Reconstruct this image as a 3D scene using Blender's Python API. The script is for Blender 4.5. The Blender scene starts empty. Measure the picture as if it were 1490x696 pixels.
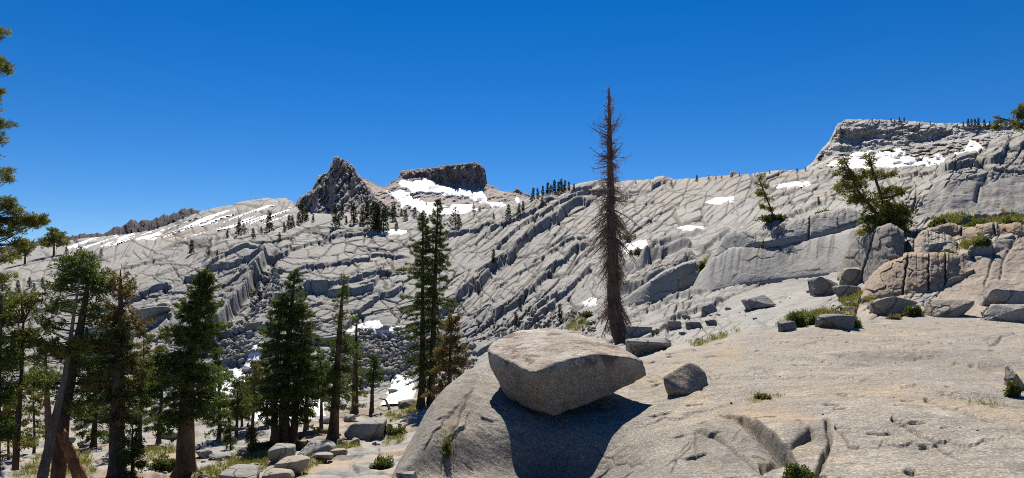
import bpy, bmesh, math, random
import numpy as np
from mathutils import Vector, Matrix

# ------------------------------------------------------------------ camera, sky, sun, exposure
SC = bpy.context.scene
COL = SC.collection
F = 1100.0           # focal length in photo pixels (photo is 1490 wide)
UC, VH = 745.0, 430.0   # picture centre column, horizon row
cam_d = bpy.data.cameras.new("camera")
cam = bpy.data.objects.new("camera", cam_d)
COL.objects.link(cam)
cam.rotation_euler = (math.radians(90), 0, 0)
cam_d.sensor_width = 36.0
cam_d.lens = 36.0 * F / 1490.0
cam_d.shift_y = (VH - 348.0) / 1490.0
cam_d.clip_start = 0.1
cam_d.clip_end = 20000
SC.camera = cam

SUN_EL, SUN_AZ = math.radians(50.5), math.radians(-5)     # azimuth from +Y towards +X
wd = bpy.data.worlds.new("World")
SC.world = wd
wd.use_nodes = True
nt = wd.node_tree
for n in list(nt.nodes): nt.nodes.remove(n)
sky = nt.nodes.new("ShaderNodeTexSky")
sky.sky_type = 'NISHITA'
sky.sun_disc = False
sky.sun_elevation = SUN_EL
sky.sun_rotation = SUN_AZ
sky.altitude = 3000
sky.air_density = 1.0
sky.dust_density = 0.0
sky.ozone_density = 4.0
hs = nt.nodes.new("ShaderNodeHueSaturation")
hs.inputs['Hue'].default_value = 0.507
hs.inputs['Saturation'].default_value = 1.36
hs.inputs['Value'].default_value = 1.0
bg = nt.nodes.new("ShaderNodeBackground")
bg.inputs['Strength'].default_value = 0.055
wo = nt.nodes.new("ShaderNodeOutputWorld")
nt.links.new(sky.outputs[0], hs.inputs['Color'])
nt.links.new(hs.outputs[0], bg.inputs['Color'])
nt.links.new(bg.outputs[0], wo.inputs['Surface'])

sd_ = bpy.data.lights.new("sun", 'SUN')
sd_.energy = 5.0
sd_.angle = math.radians(0.53)
sd_.color = (1.0, 0.94, 0.84)
so_ = bpy.data.objects.new("sun", sd_)
COL.objects.link(so_)
sunvec = Vector((math.sin(SUN_AZ) * math.cos(SUN_EL), math.cos(SUN_AZ) * math.cos(SUN_EL), math.sin(SUN_EL)))
so_.rotation_euler = (-sunvec).to_track_quat('-Z', 'Y').to_euler()
so_.location = (0, 0, 200)
SC.cycles.use_denoising = False
SC.cycles.pixel_filter_type = 'BLACKMAN_HARRIS'
SC.cycles.filter_width = 1.0
SC.view_settings.view_transform = 'Standard'
SC.view_settings.look = 'None'
SC.view_settings.exposure = 0.85
SC.view_settings.gamma = 1.0

# ------------------------------------------------------------------ numpy noise
def _h(ix, iy, seed):
    a = (ix.astype(np.int64) * 374761393 + iy.astype(np.int64) * 668265263 + seed * 1274126177) & 0xFFFFFFFF
    a = ((a ^ (a >> 13)) * 1274126177) & 0xFFFFFFFF
    a = a ^ (a >> 16)
    return (a & 0xFFFFFF).astype(np.float32) / np.float32(0xFFFFFF)

def vnoise(x, y, seed=0):
    """gradient noise, about -1..1"""
    x = np.asarray(x, np.float64); y = np.asarray(y, np.float64)
    ix = np.floor(x); iy = np.floor(y)
    fx = (x - ix).astype(np.float32); fy = (y - iy).astype(np.float32)
    ix = ix.astype(np.int64); iy = iy.astype(np.int64)
    u = fx * fx * fx * (fx * (fx * 6 - 15) + 10)
    v = fy * fy * fy * (fy * (fy * 6 - 15) + 10)
    def g(i, j):
        a = _h(ix + i, iy + j, seed) * np.float32(2 * math.pi)
        return np.cos(a) * (fx - i) + np.sin(a) * (fy - j)
    a = g(0, 0); b = g(1, 0); c = g(0, 1); d = g(1, 1)
    return ((a + (b - a) * u) * (1 - v) + (c + (d - c) * u) * v) * 1.5

def fbm(x, y, seed=0, octv=4, gain=0.5, lac=2.03):
    s = 0; a = 1.0; n = 0
    for k in range(octv):
        s = s + a * vnoise(x, y, seed + 17 * k); n += a
        x = x * lac + 3.7; y = y * lac - 1.3; a *= gain
    return s / n * 1.3

def noise3(p, seed=0):
    """cheap 3D noise: blend of three planar noises"""
    return (vnoise(p[:, 0] + 0.31 * p[:, 2], p[:, 1] - 0.27 * p[:, 2], seed)
            + vnoise(p[:, 1] + 5.1, p[:, 2] + 0.4 * p[:, 0], seed + 5)
            + vnoise(p[:, 2] - 7.7, p[:, 0] + 0.3 * p[:, 1], seed + 9)) / 1.9

def fbm3(p, seed=0, octv=4, gain=0.5):
    s = 0; a = 1.0; n = 0
    for k in range(octv):
        s = s + a * noise3(p, seed + 31 * k); n += a
        p = p * 2.07 + 1.7; a *= gain
    return s / n

def voro(x, y, seed=0, jit=0.9):
    """cell hash, second hash, third hash and edge closeness (F2-F1)"""
    ix = np.floor(x).astype(np.int64); iy = np.floor(y).astype(np.int64)
    f1 = np.full(x.shape, 9.0, np.float32); f2 = f1.copy()
    cid = np.zeros(x.shape, np.float32); cx = cid.copy(); cy = cid.copy()
    for i in (-1, 0, 1):
        for j in (-1, 0, 1):
            px = (_h(ix + i, iy + j, seed) - .5) * jit + .5 + i + ix
            py = (_h(ix + i, iy + j, seed + 77) - .5) * jit + .5 + j + iy
            dx = (px - x).astype(np.float32); dy = (py - y).astype(np.float32)
            d = np.sqrt(dx * dx + dy * dy)
            n = d < f1
            f2 = np.where(n, f1, np.minimum(f2, d))
            cid = np.where(n, _h(ix + i, iy + j, seed + 191), cid)
            cx = np.where(n, -dx, cx); cy = np.where(n, -dy, cy)
            f1 = np.where(n, d, f1)
    return cid, cx, cy, f2 - f1

def sstep(a, b, x):
    t = np.clip((x - a) / (b - a), 0, 1)
    return t * t * (3 - 2 * t)

# ------------------------------------------------------------------ mesh + naming helpers
def link(o, parent=None):
    COL.objects.link(o)
    if parent is not None: o.parent = parent
    return o

def mesh_np(name, V, faces, mats, parent=None, smooth=False, attrs=None, midx=None):
    """V (n,3); faces: one array (m,k) or a list of such arrays"""
    V = np.asarray(V, np.float32)
    if isinstance(faces, np.ndarray): faces = [faces]
    faces = [f for f in faces if len(f)]
    me = bpy.data.meshes.new(name)
    me.vertices.add(len(V))
    me.vertices.foreach_set("co", V.ravel())
    nl = sum(f.size for f in faces); nf = sum(len(f) for f in faces)
    me.loops.add(nl); me.polygons.add(nf)
    me.loops.foreach_set("vertex_index", np.concatenate([f.ravel() for f in faces]).astype(np.int32))
    tot = np.concatenate([np.full(len(f), f.shape[1], np.int32) for f in faces])
    st = np.concatenate([[0], np.cumsum(tot)[:-1]]).astype(np.int32)
    me.polygons.foreach_set("loop_start", st)
    try: me.polygons.foreach_set("loop_total", tot)
    except Exception: pass
    me.polygons.foreach_set("use_smooth", np.full(nf, smooth, bool))
    if midx is not None: me.polygons.foreach_set("material_index", np.asarray(midx, np.int32))
    for m in (mats if isinstance(mats, (list, tuple)) else [mats]): me.materials.append(m)
    for k, a in (attrs or {}).items():
        a = np.asarray(a, np.float32)
        if a.ndim == 2:
            at = me.attributes.new(k, 'FLOAT_COLOR', 'POINT'); at.data.foreach_set("color", a.ravel())
        else:
            at = me.attributes.new(k, 'FLOAT', 'POINT'); at.data.foreach_set("value", a)
    me.update(calc_edges=True)
    me.validate()
    return link(bpy.data.objects.new(name, me), parent)

def tag(o, label=None, cat=None, group=None, kind=None):
    if label: o['label'] = label
    if cat: o['category'] = cat
    if group: o['group'] = group
    if kind: o['kind'] = kind
    return o

def empty(name, loc):
    o = bpy.data.objects.new(name, None)
    o.empty_display_size = 0.3
    o.location = loc
    return link(o)

def dup(o, parent=None):
    c = o.copy(); COL.objects.link(c)
    if parent is not None: c.parent = parent
    for ch in list(o.children): dup(ch, c)
    return c

# ------------------------------------------------------------------ materials
class NT:
    def __init__(s, name):
        s.m = bpy.data.materials.new(name); s.m.use_nodes = True
        s.t = s.m.node_tree; s.t.nodes.clear()
        s.out = s.n("ShaderNodeOutputMaterial")
    def n(s, typ, **kw):
        n = s.t.nodes.new(typ)
        for k, v in kw.items(): setattr(n, k, v)
        return n
    def l(s, a, b): s.t.links.new(a, b)
    def co(s):
        return s.n("ShaderNodeTexCoord").outputs['Object']
    def map(s, vec, scale, rot=(0, 0, 0)):
        m = s.n("ShaderNodeMapping"); m.inputs['Scale'].default_value = scale; m.inputs['Rotation'].default_value = rot
        s.l(vec, m.inputs['Vector']); return m.outputs[0]
    def noise(s, vec, scale, detail=4, rough=.55, dist=0.0):
        n = s.n("ShaderNodeTexNoise"); n.inputs['Scale'].default_value = scale
        n.inputs['Detail'].default_value = detail; n.inputs['Roughness'].default_value = rough
        n.inputs['Distortion'].default_value = dist
        s.l(vec, n.inputs['Vector']); return n.outputs[0]
    def ramp(s, fac, pts):
        r = s.n("ShaderNodeValToRGB"); e = r.color_ramp.elements
        while len(e) < len(pts): e.new(0.5)
        for el, (p, c) in zip(e, pts):
            el.position = p
            el.color = (c, c, c, 1) if not isinstance(c, tuple) else (*c, 1)
        s.l(fac, r.inputs[0]); return r.outputs[0]
    def mix(s, fac, a, b, blend='MIX'):
        m = s.n("ShaderNodeMix", data_type='RGBA', blend_type=blend)
        for sock, v in ((m.inputs[0], fac), (m.inputs[6], a), (m.inputs[7], b)):
            if isinstance(v, (int, float)): sock.default_value = v
            elif isinstance(v, tuple): sock.default_value = (*v, 1)
            else: s.l(v, sock)
        return m.outputs[2]
    def math(s, op, a, b=0.0, c=None):
        m = s.n("ShaderNodeMath", operation=op)
        for i, v in enumerate((a, b) if c is None else (a, b, c)):
            if isinstance(v, (int, float)): m.inputs[i].default_value = v
            else: s.l(v, m.inputs[i])
        return m.outputs[0]
    def attr(s, name):
        a = s.n("ShaderNodeAttribute"); a.attribute_name = name; return a
    def bump(s, hgt, strength, dist, normal=None):
        b = s.n("ShaderNodeBump"); b.inputs['Strength'].default_value = strength; b.inputs['Distance'].default_value = dist
        s.l(hgt, b.inputs['Height'])
        if normal is not None: s.l(normal, b.inputs['Normal'])
        return b.outputs[0]
    def bsdf(s, color, rough=0.85, normal=None, spec=0.2):
        p = s.n("ShaderNodeBsdfPrincipled")
        if isinstance(color, tuple): p.inputs['Base Color'].default_value = (*color, 1)
        else: s.l(color, p.inputs['Base Color'])
        p.inputs['Roughness'].default_value = rough
        p.inputs['Specular IOR Level'].default_value = spec
        if normal is not None: s.l(normal, p.inputs['Normal'])
        return p.outputs[0]
    def done(s, sh):
        s.l(sh, s.out.inputs['Surface']); return s.m

def granite_mat(name, base=(.345, .325, .29), cool=(.275, .272, .262), near=True, masks=True, lichen=0.5, grain=1.0, ochre=0.35, blotch=.25, cracks=0.0, redlichen=0.0, flow=0.0):
    base = tuple(x * .87 for x in base); cool = tuple(x * .86 for x in cool)
    k = NT(name); co = k.co()
    big = k.noise(co, 0.045, 4, .6)
    mid = k.noise(co, 0.55, 5, .65)
    c = k.mix(k.ramp(big, [(.38, 0.0), (.62, 1.0)]), cool, base)
    c = k.mix(k.ramp(mid, [(.3, .38), (.7, 0.0)]), c, (.22, .21, .20))
    if flow:      # weathering bands along the grain of the slab, and paler scoured patches
        fm = k.map(co, (.45, 1.5, 1.5), (0, 0, .25))
        fn = k.noise(fm, .8, 6, .72, .8)
        c = k.mix(k.ramp(fn, [(.36, flow), (.50, 0.0)]), c, (.155, .145, .13))
        c = k.mix(k.ramp(k.noise(co, .8, 5, .7, .3), [(.54, 0.0), (.66, .5)]), c, (.42, .385, .32))
    # ochre weathering stains
    c = k.mix(k.math('MULTIPLY', k.ramp(k.noise(co, .33, 5, .7, .6), [(.54, 0.0), (.72, 1.0)]), ochre), c, (.43, .31, .17))
    # feldspar and biotite grain
    g = k.noise(co, 30.0, 4, .85)
    c = k.mix(k.ramp(g, [(.36, .62 * grain), (.5, 0.0)]), c, (.10, .098, .095))
    c = k.mix(k.ramp(g, [(.52, 0.0), (.66, .5 * grain)]), c, (.56, .53, .47))
    g2 = k.noise(co, 9.0, 4, .8)
    c = k.mix(k.ramp(g2, [(.36, blotch), (.52, 0.0)]), c, (.13, .125, .115))
    # dark lichen
    li = k.noise(co, 1.5, 6, .75)
    lz = k.noise(co, 0.12, 3, .6)
    lm = k.math('MULTIPLY', k.ramp(li, [(.54, 0.0), (.64, 1.0)]), k.ramp(lz, [(.42, .15), (.62, 1.0)]))
    c = k.mix(k.math('MULTIPLY', lm, lichen), c, (.115, .11, .10))
    if redlichen:
        sx = k.n("ShaderNodeSeparateXYZ"); k.l(co, sx.inputs[0])
        up = k.ramp(k.math('MULTIPLY', sx.outputs[2], .6), [(.44, 0.0), (.56, 1.0)])
        rl = k.ramp(k.noise(co, 2.1, 6, .78), [(.535, 0.0), (.56, 1.0)])
        c = k.mix(k.math('MULTIPLY', up, k.ramp(k.noise(co, 1.3, 4, .6), [(.4, .0), (.6, .5)])), c, (.44, .42, .38))
        c = k.mix(k.math('MULTIPLY', k.math('MULTIPLY', rl, up), redlichen), c, (.085, .05, .038))
    if cracks:
        wv = k.n("ShaderNodeVectorMath", operation='ADD')
        nv = k.n("ShaderNodeTexNoise"); nv.inputs['Scale'].default_value = 1.3; nv.inputs['Detail'].default_value = 3; k.l(co, nv.inputs['Vector'])
        sv = k.n("ShaderNodeVectorMath", operation='SCALE'); k.l(nv.outputs[1], sv.inputs[0]); sv.inputs['Scale'].default_value = 1.1
        k.l(co, wv.inputs[0]); k.l(sv.outputs[0], wv.inputs[1])
        vo = k.n("ShaderNodeTexVoronoi", feature='DISTANCE_TO_EDGE'); vo.inputs['Scale'].default_value = .42; k.l(wv.outputs[0], vo.inputs['Vector'])
        ck = k.ramp(vo.outputs[0], [(.0, 1.0), (.022, 0.0)])
        c = k.mix(k.math('MULTIPLY', ck, cracks), c, (.06, .055, .05))
    if masks:
        a = k.attr("masks"); sp = k.n("ShaderNodeSeparateColor"); k.l(a.outputs['Color'], sp.inputs[0])
        nz = k.noise(co, .9, 5, .7)
        brk = k.ramp(nz, [(.3, .6), (.6, 1.0)])
        c = k.mix(k.math('MULTIPLY', sp.outputs[0], brk), c, (.335, .235, .145))
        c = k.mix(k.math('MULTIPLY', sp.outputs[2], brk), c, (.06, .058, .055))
        vg = k.noise(co, 2.2, 5, .7)
        vcol = k.mix(k.ramp(vg, [(.38, 0.0), (.62, 1.0)]), (.20, .155, .085), (.10, .115, .03))
        c = k.mix(k.math('MULTIPLY', sp.outputs[1], k.ramp(vg, [(.3, .4), (.55, 1.0)])), c, vcol)
    b1 = k.bump(k.noise(co, .35, 6, .7), .45, .5)
    b2 = k.bump(k.noise(co, 3.0, 5, .7), .6, .05, b1)
    if cracks: b2 = k.bump(k.ramp(vo.outputs[0], [(.0, 0.0), (.035, 1.0)]), .8, .12, b2)
    b3 = k.bump(g, .7, .018, b2)
    return k.done(k.bsdf(c, .9, b3, .15))

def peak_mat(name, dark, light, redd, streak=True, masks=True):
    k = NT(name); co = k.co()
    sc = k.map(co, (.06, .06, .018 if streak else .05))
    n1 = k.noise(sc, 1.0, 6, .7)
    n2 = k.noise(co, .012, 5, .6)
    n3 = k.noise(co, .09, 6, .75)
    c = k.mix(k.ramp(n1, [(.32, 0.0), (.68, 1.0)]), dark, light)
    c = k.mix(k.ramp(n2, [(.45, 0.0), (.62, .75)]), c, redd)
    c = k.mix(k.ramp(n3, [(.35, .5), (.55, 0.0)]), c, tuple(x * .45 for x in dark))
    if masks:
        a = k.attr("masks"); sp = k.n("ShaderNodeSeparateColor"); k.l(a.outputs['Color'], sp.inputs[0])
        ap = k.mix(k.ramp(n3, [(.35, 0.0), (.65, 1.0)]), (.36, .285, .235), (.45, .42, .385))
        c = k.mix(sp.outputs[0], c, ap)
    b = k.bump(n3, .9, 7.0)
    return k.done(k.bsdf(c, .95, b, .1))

def snow_mat():
    k = NT("snow"); co = k.co()
    n = k.noise(co, 1.2, 5, .6); d = k.noise(co, .25, 5, .7)
    c = k.mix(k.ramp(d, [(.46, 0.0), (.68, .5)]), (.76, .77, .78), (.50, .45, .38))
    return k.done(k.bsdf(c, .6, k.bump(n, .8, .25), .3))

def foliage_mat(name, dark, light, trans=.38, tint=(1.0, 1.0, .6)):
    k = NT(name); a = k.attr("tone")
    c = k.mix(a.outputs['Fac'], dark, light)
    p = k.bsdf(c, .75, None, .15)
    t = k.n("ShaderNodeBsdfTranslucent")
    tc = k.mix(1.0, c, tint, 'MULTIPLY'); k.l(tc, t.inputs['Color'])
    mx = k.n("ShaderNodeMixShader"); mx.inputs[0].default_value = trans
    k.l(p, mx.inputs[1]); k.l(t.outputs[0], mx.inputs[2])
    return k.done(mx.outputs[0])

def bark_mat(name, a, b, scale=1.0):
    k = NT(name); co = k.co()
    sc = k.map(co, (9 * scale, 9 * scale, 1.6 * scale))
    n = k.noise(sc, 1.0, 6, .7, .4); n2 = k.noise(co, 1.1, 4, .6)
    c = k.mix(k.ramp(n, [(.35, 0.0), (.65, 1.0)]), a, b)
    c = k.mix(k.ramp(n2, [(.4, .5), (.6, 0.0)]), c, tuple(x * .5 for x in a))
    return k.done(k.bsdf(c, .95, k.bump(n, 1.0, .05), .1))

M = {}
M['granite'] = granite_mat("granite", base=(.34, .325, .295), cool=(.265, .264, .258), lichen=.7, flow=.45)
M['granite_slab'] = granite_mat("granite_slab", base=(.325, .265, .19), cool=(.26, .23, .185), lichen=.85, ochre=.9, grain=1.5, blotch=.5, flow=.5)
M['boulder'] = granite_mat("boulder_granite", base=(.33, .30, .26), cool=(.29, .275, .25), masks=False, lichen=.7)
M['perched'] = granite_mat("perched_granite", base=(.33, .245, .155), cool=(.29, .225, .155), masks=False, lichen=.9, grain=1.5, blotch=.5, redlichen=.75)
M['grey_boulder'] = granite_mat("grey_granite", base=(.34, .325, .30), cool=(.28, .275, .265), masks=False, lichen=.5, cracks=.45, blotch=.45)
M['tan_boulder'] = granite_mat("tan_granite", base=(.36, .285, .205), cool=(.33, .28, .22), masks=False, lichen=.5, ochre=.5, cracks=.45, blotch=.45)
M['brown_boulder'] = granite_mat("brown_granite", base=(.31, .195, .115), cool=(.29, .205, .14), masks=False, lichen=.6, ochre=.5, cracks=.45, blotch=.45)
M['dark_boulder'] = granite_mat("dark_granite", base=(.20, .175, .15), cool=(.17, .16, .15), masks=False, lichen=1.0, cracks=.45, blotch=.45)
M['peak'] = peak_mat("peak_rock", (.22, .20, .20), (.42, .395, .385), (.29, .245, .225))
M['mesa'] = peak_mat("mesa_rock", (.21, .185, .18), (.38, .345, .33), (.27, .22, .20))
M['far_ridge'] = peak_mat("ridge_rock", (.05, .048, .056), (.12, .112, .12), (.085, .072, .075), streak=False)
M['cliff'] = peak_mat("cliff_rock", (.42, .41, .395), (.58, .565, .53), (.48, .43, .37), streak=False)
M['snow'] = snow_mat()
M['needles'] = foliage_mat("needles", (.028, .042, .012), (.15, .198, .055))
M['needles_yellow'] = foliage_mat("needles_yellow", (.05, .062, .016), (.25, .245, .06))
M['needles_brown'] = foliage_mat("needles_brown", (.055, .05, .018), (.24, .17, .075))
M['needles_far'] = foliage_mat("needles_far", (.020, .030, .016), (.062, .075, .034), .2)
M['needles_dead'] = foliage_mat("dead_needles", (.10, .065, .05), (.32, .215, .165), .25, (1, .9, .8))
M['shrub'] = foliage_mat("shrub_leaves", (.045, .062, .02), (.14, .16, .05))
M['shrub_dry'] = foliage_mat("dry_leaves", (.12, .095, .05), (.28, .22, .11))
M['grass'] = foliage_mat("grass_blades", (.10, .11, .03), (.28, .26, .09))
M['petal'] = foliage_mat("petals", (.35, .12, .25), (.55, .22, .38))
M['bark'] = bark_mat("bark", (.055, .042, .035), (.15, .11, .085))
M['bark_red'] = bark_mat("red_bark", (.075, .05, .036), (.21, .135, .09))
M['bark_grey'] = bark_mat("grey_bark", (.085, .075, .066), (.20, .175, .15))
M['bark_dead'] = bark_mat("dead_bark", (.075, .050, .043), (.20, .135, .11))
M['twig_dead'] = bark_mat("dead_twigs", (.14, .09, .072), (.30, .20, .165))
M['wood_orange'] = bark_mat("raw_wood", (.16, .075, .035), (.40, .215, .11))
M['wood_grey'] = bark_mat("weathered_wood", (.19, .165, .14), (.36, .33, .29))

# ------------------------------------------------------------------ sheets: ground surfaces lofted through section lines
def pchip(Y, t):
    """Y (K,N) at integer knots, t (R,) -> (R,N)"""
    K = Y.shape[0]
    dl = np.diff(Y, axis=0)
    m = np.zeros_like(Y)
    a, b = dl[:-1], dl[1:]
    with np.errstate(divide='ignore', invalid='ignore'):
        hm = np.where(a * b > 0, 2 * a * b / (a + b), 0)
    m[1:-1] = np.nan_to_num(hm); m[0] = dl[0]; m[-1] = dl[-1]
    i = np.clip(np.floor(t).astype(int), 0, K - 2); f = (t - i)[:, None]
    y0, y1, m0, m1 = Y[i], Y[i + 1], m[i], m[i + 1]
    f2, f3 = f * f, f * f * f
    return (2 * f3 - 3 * f2 + 1) * y0 + (f3 - 2 * f2 + f) * m0 + (-2 * f3 + 3 * f2) * y1 + (f3 - f2) * m1

def gsmooth(a, s, axis):
    if s <= 0: return a
    r = int(3 * s) + 1
    k = np.exp(-.5 * (np.arange(-r, r + 1) / s) ** 2); k /= k.sum()
    p = [(0, 0)] * a.ndim; p[axis] = (r, r)
    ap = np.pad(a, p, mode='edge')
    out = np.zeros_like(a)
    n = a.shape[axis]
    for q, w in enumerate(k):
        sl = [slice(None)] * a.ndim; sl[axis] = slice(q, q + n)
        out += w * ap[tuple(sl)]
    return out

class Sheet:
    def __init__(s, us, lines, rows, smooth=0.0):
        s.us = us; K = len(lines)
        Dk = np.zeros((K, len(us))); Zk = Dk.copy()
        for k, ln in enumerate(lines):
            a = np.array(ln, float)
            v = np.interp(us, a[:, 0], a[:, 1]); d = np.interp(us, a[:, 0], a[:, 2])
            if smooth > 0:
                v = gsmooth(v, smooth, 0); d = gsmooth(d, smooth * 2, 0)
            Dk[k] = d; Zk[k] = (VH - v) / F * d
        t = np.concatenate([k + np.arange(n) / n for k, n in enumerate(rows)] + [[K - 1]])
        s.t = t
        s.T = np.repeat(t[:, None], len(us), 1)
        s.D = pchip(Dk, t); s.Z = pchip(Zk, t)
        s.U = np.repeat(us[None, :], len(t), 0)
        s.V0 = VH - s.Z / s.D * F
        s.refresh()
    def refresh(s):
        s.X = (s.U - UC) / F * s.D
        s.V = VH - s.Z / s.D * F
    def faces(s):
        R, N = s.D.shape
        i = np.arange(R * N).reshape(R, N)
        return np.stack([i[:-1, :-1], i[:-1, 1:], i[1:, 1:], i[1:, :-1]], -1).reshape(-1, 4)
    def build(s, name, mats, masks=None, midx=None):
        V = np.stack([s.X, s.D, s.Z], -1).reshape(-1, 3)
        return mesh_np(name, V, s.faces(), mats, smooth=True,
                       attrs={"masks": masks.reshape(-1, 4)} if masks is not None else None, midx=midx)
    def at(s, u, v, tmin=0.0):
        i = int(np.argmin(abs(s.us - u))); j0 = int(np.searchsorted(s.t, tmin))
        c = s.V[j0:, i]; ok = np.nonzero(c <= v)[0]
        j = j0 + (int(ok[0]) if len(ok) else int(np.argmin(abs(c - v))))
        return Vector(((u - UC) / F * s.D[j, i], s.D[j, i], s.Z[j, i]))
    def at_d(s, u, d):
        i = int(np.argmin(abs(s.us - u)))
        z = float(np.interp(d, s.D[:, i], s.Z[:, i]))
        return Vector(((u - UC) / F * d, d, z))

def poly_sd(U, V, pts):
    """signed distance to a polygon in px, positive inside"""
    P = np.array(pts, float); inside = np.zeros(U.shape, bool); dm = np.full(U.shape, 1e9)
    n = len(P)
    for i in range(n):
        x0, y0 = P[i]; x1, y1 = P[(i + 1) % n]
        c = ((y0 > V) != (y1 > V)) & (U < (x1 - x0) * (V - y0) / (y1 - y0 + 1e-12) + x0)
        inside ^= c
        ex, ey = x1 - x0, y1 - y0
        t = np.clip(((U - x0) * ex + (V - y0) * ey) / (ex * ex + ey * ey + 1e-9), 0, 1)
        dm = np.minimum(dm, np.hypot(U - x0 - t * ex, V - y0 - t * ey))
    return np.where(inside, dm, -dm)

def line_sd(U, V, pts):
    """distance to a polyline, signed positive above it (smaller v) when drawn left to right, and fraction along"""
    P = np.array(pts, float); best = np.full(U.shape, 1e9); sg = np.ones(U.shape); al = np.zeros(U.shape)
    L = np.hypot(*np.diff(P, axis=0).T); cum = np.concatenate([[0], np.cumsum(L)]); tot = cum[-1]
    for i in range(len(P) - 1):
        x0, y0 = P[i]; x1, y1 = P[i + 1]; ex, ey = x1 - x0, y1 - y0
        t = np.clip(((U - x0) * ex + (V - y0) * ey) / (ex * ex + ey * ey + 1e-9), 0, 1)
        d = np.hypot(U - x0 - t * ex, V - y0 - t * ey)
        n = d < best
        best = np.where(n, d, best)
        cr = ex * (V - y0) - ey * (U - x0)
        sg = np.where(n, np.where(cr < 0, 1, -1), sg)
        al = np.where(n, (cum[i] + t * L[i]) / tot, al)
    return best * sg, al

# ------------------------------------------------------------------ the ground
us = np.concatenate([np.arange(-500, -20, 8.0), np.arange(-20, 1510, 1.05), np.arange(1512, 2010, 8.0)])
LN = [
 [(-500, 2300, 1.0), (2000, 2300, 1.0)],
 [(-500, 914, 5), (500, 914, 5), (700, 870, 5), (2000, 870, 5)],
 [(-500, 900, 12), (400, 860, 11), (540, 760, 9.8), (570, 720, 9.6), (620, 712, 10.3), (700, 706, 11.5), (800, 706, 12.2), (880, 704, 11.2), (960, 702, 9.6), (1150, 700, 8.5), (1490, 700, 8), (2000, 700, 8)],
 [(-500, 930, 15), (400, 900, 14), (540, 780, 11), (575, 700, 10.3), (600, 668, 10.9), (650, 625, 12.0), (700, 615, 12.9), (800, 612, 13.6), (950, 600, 13), (1150, 580, 13), (1490, 575, 12.5), (2000, 575, 12.5)],
 [(-500, 930, 18), (400, 920, 17), (540, 800, 13), (568, 698, 12), (585, 665, 12.2), (600, 640, 12.6), (625, 595, 13.6), (650, 562, 14.6), (680, 540, 15.8), (700, 530, 16.4), (760, 533, 17.5), (850, 535, 18), (940, 528, 19), (990, 509, 21), (1080, 487, 24), (1240, 471, 26), (1350, 465, 27), (1490, 463, 27), (2000, 455, 27)],
 [(-500, 850, 24), (400, 840, 24), (540, 820, 20), (585, 800, 17), (625, 780, 18), (680, 740, 20), (760, 680, 23), (850, 600, 25), (900, 545, 27), (940, 536, 26), (990, 515, 27), (1080, 491, 29), (1240, 476, 29), (1350, 470, 29.5), (1490, 468, 29.5), (2000, 460, 30)],
 [(-500, 720, 44), (0, 712, 44), (300, 706, 44), (450, 700, 44), (570, 690, 44), (650, 660, 44), (760, 600, 40), (850, 520, 38), (905, 499, 40), (990, 490, 38), (1080, 478, 36), (1240, 455, 36), (1350, 438, 36), (1490, 425, 36), (2000, 400, 36)],
 [(-500, 600, 95), (0, 610, 90), (200, 612, 92), (400, 605, 92), (540, 598, 92), (620, 585, 90), (700, 560, 80), (800, 520, 70), (860, 500, 58), (905, 486, 50), (990, 465, 52), (1080, 445, 50), (1240, 425, 46), (1350, 362, 44), (1490, 340, 44), (2000, 330, 44)],
 [(-500, 560, 125), (0, 560, 125), (200, 575, 120), (400, 580, 115), (540, 575, 115), (620, 550, 115), (700, 520, 110), (800, 490, 100), (860, 478, 80), (905, 465, 70), (990, 442, 68), (1080, 418, 60), (1180, 402, 57), (1240, 382, 55), (1300, 340, 52), (1350, 323, 54), (1490, 320, 54), (2000, 310, 54)],
 [(-500, 500, 150), (0, 510, 150), (200, 500, 145), (400, 470, 140), (540, 465, 140), (620, 455, 140), (700, 440, 138), (800, 420, 130), (860, 410, 118), (905, 400, 105), (990, 370, 90), (1080, 345, 66), (1180, 330, 62.5), (1240, 315, 61), (1300, 292, 64), (1350, 268, 66), (1370, 250, 68), (1378, 234, 70), (1430, 224, 72), (1445, 208, 74), (1472, 196, 75), (1490, 190, 76), (2000, 150, 80)],
 [(-500, 430, 190), (0, 440, 190), (200, 400, 195), (400, 350, 190), (540, 355, 190), (620, 350, 190), (700, 350, 190), (800, 325, 190), (905, 305, 195), (990, 300, 190), (1080, 295, 180), (1180, 287, 170), (1240, 280, 160), (1300, 276, 150), (1350, 285, 130), (1420, 260, 120), (1456, 240, 120), (1490, 235, 120), (2000, 200, 120)],
 [(-500, 400, 260), (0, 400, 260), (100, 380, 260), (250, 355, 255), (360, 330, 245), (440, 320, 240), (490, 312, 238), (520, 312, 240), (560, 318, 240), (640, 318, 240), (680, 312, 240), (720, 308, 240), (750, 300, 240), (780, 290, 245), (830, 279, 250), (880, 269, 260), (1000, 263, 280), (1070, 255, 290), (1183, 247, 300), (1240, 246, 300), (1350, 245, 300), (1450, 240, 300), (2000, 225, 300)],
 [(-500, 395, 500), (0, 375, 500), (100, 354, 560), (150, 349, 560), (200, 345, 560), (240, 337, 560), (275, 322, 560), (300, 313, 560), (375, 299, 560), (420, 302, 540), (440, 322, 430), (490, 335, 400), (640, 335, 400), (780, 310, 380), (830, 290, 360), (880, 280, 360), (1000, 275, 380), (1183, 262, 390), (2000, 250, 390)],
 [(-500, 440, 800), (2000, 440, 800)],
 [(-500, 445, 6000), (2000, 445, 6000)],
]
ROWS = [5, 12, 130, 120, 26, 30, 140, 90, 180, 210, 160, 90, 10, 4]
G = Sheet(us, LN, ROWS, smooth=5.0)
U, V0, D, T = G.U, G.V0, G.D, G.T
PX = D / F                                    # metres per photo pixel at each vertex

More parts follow.
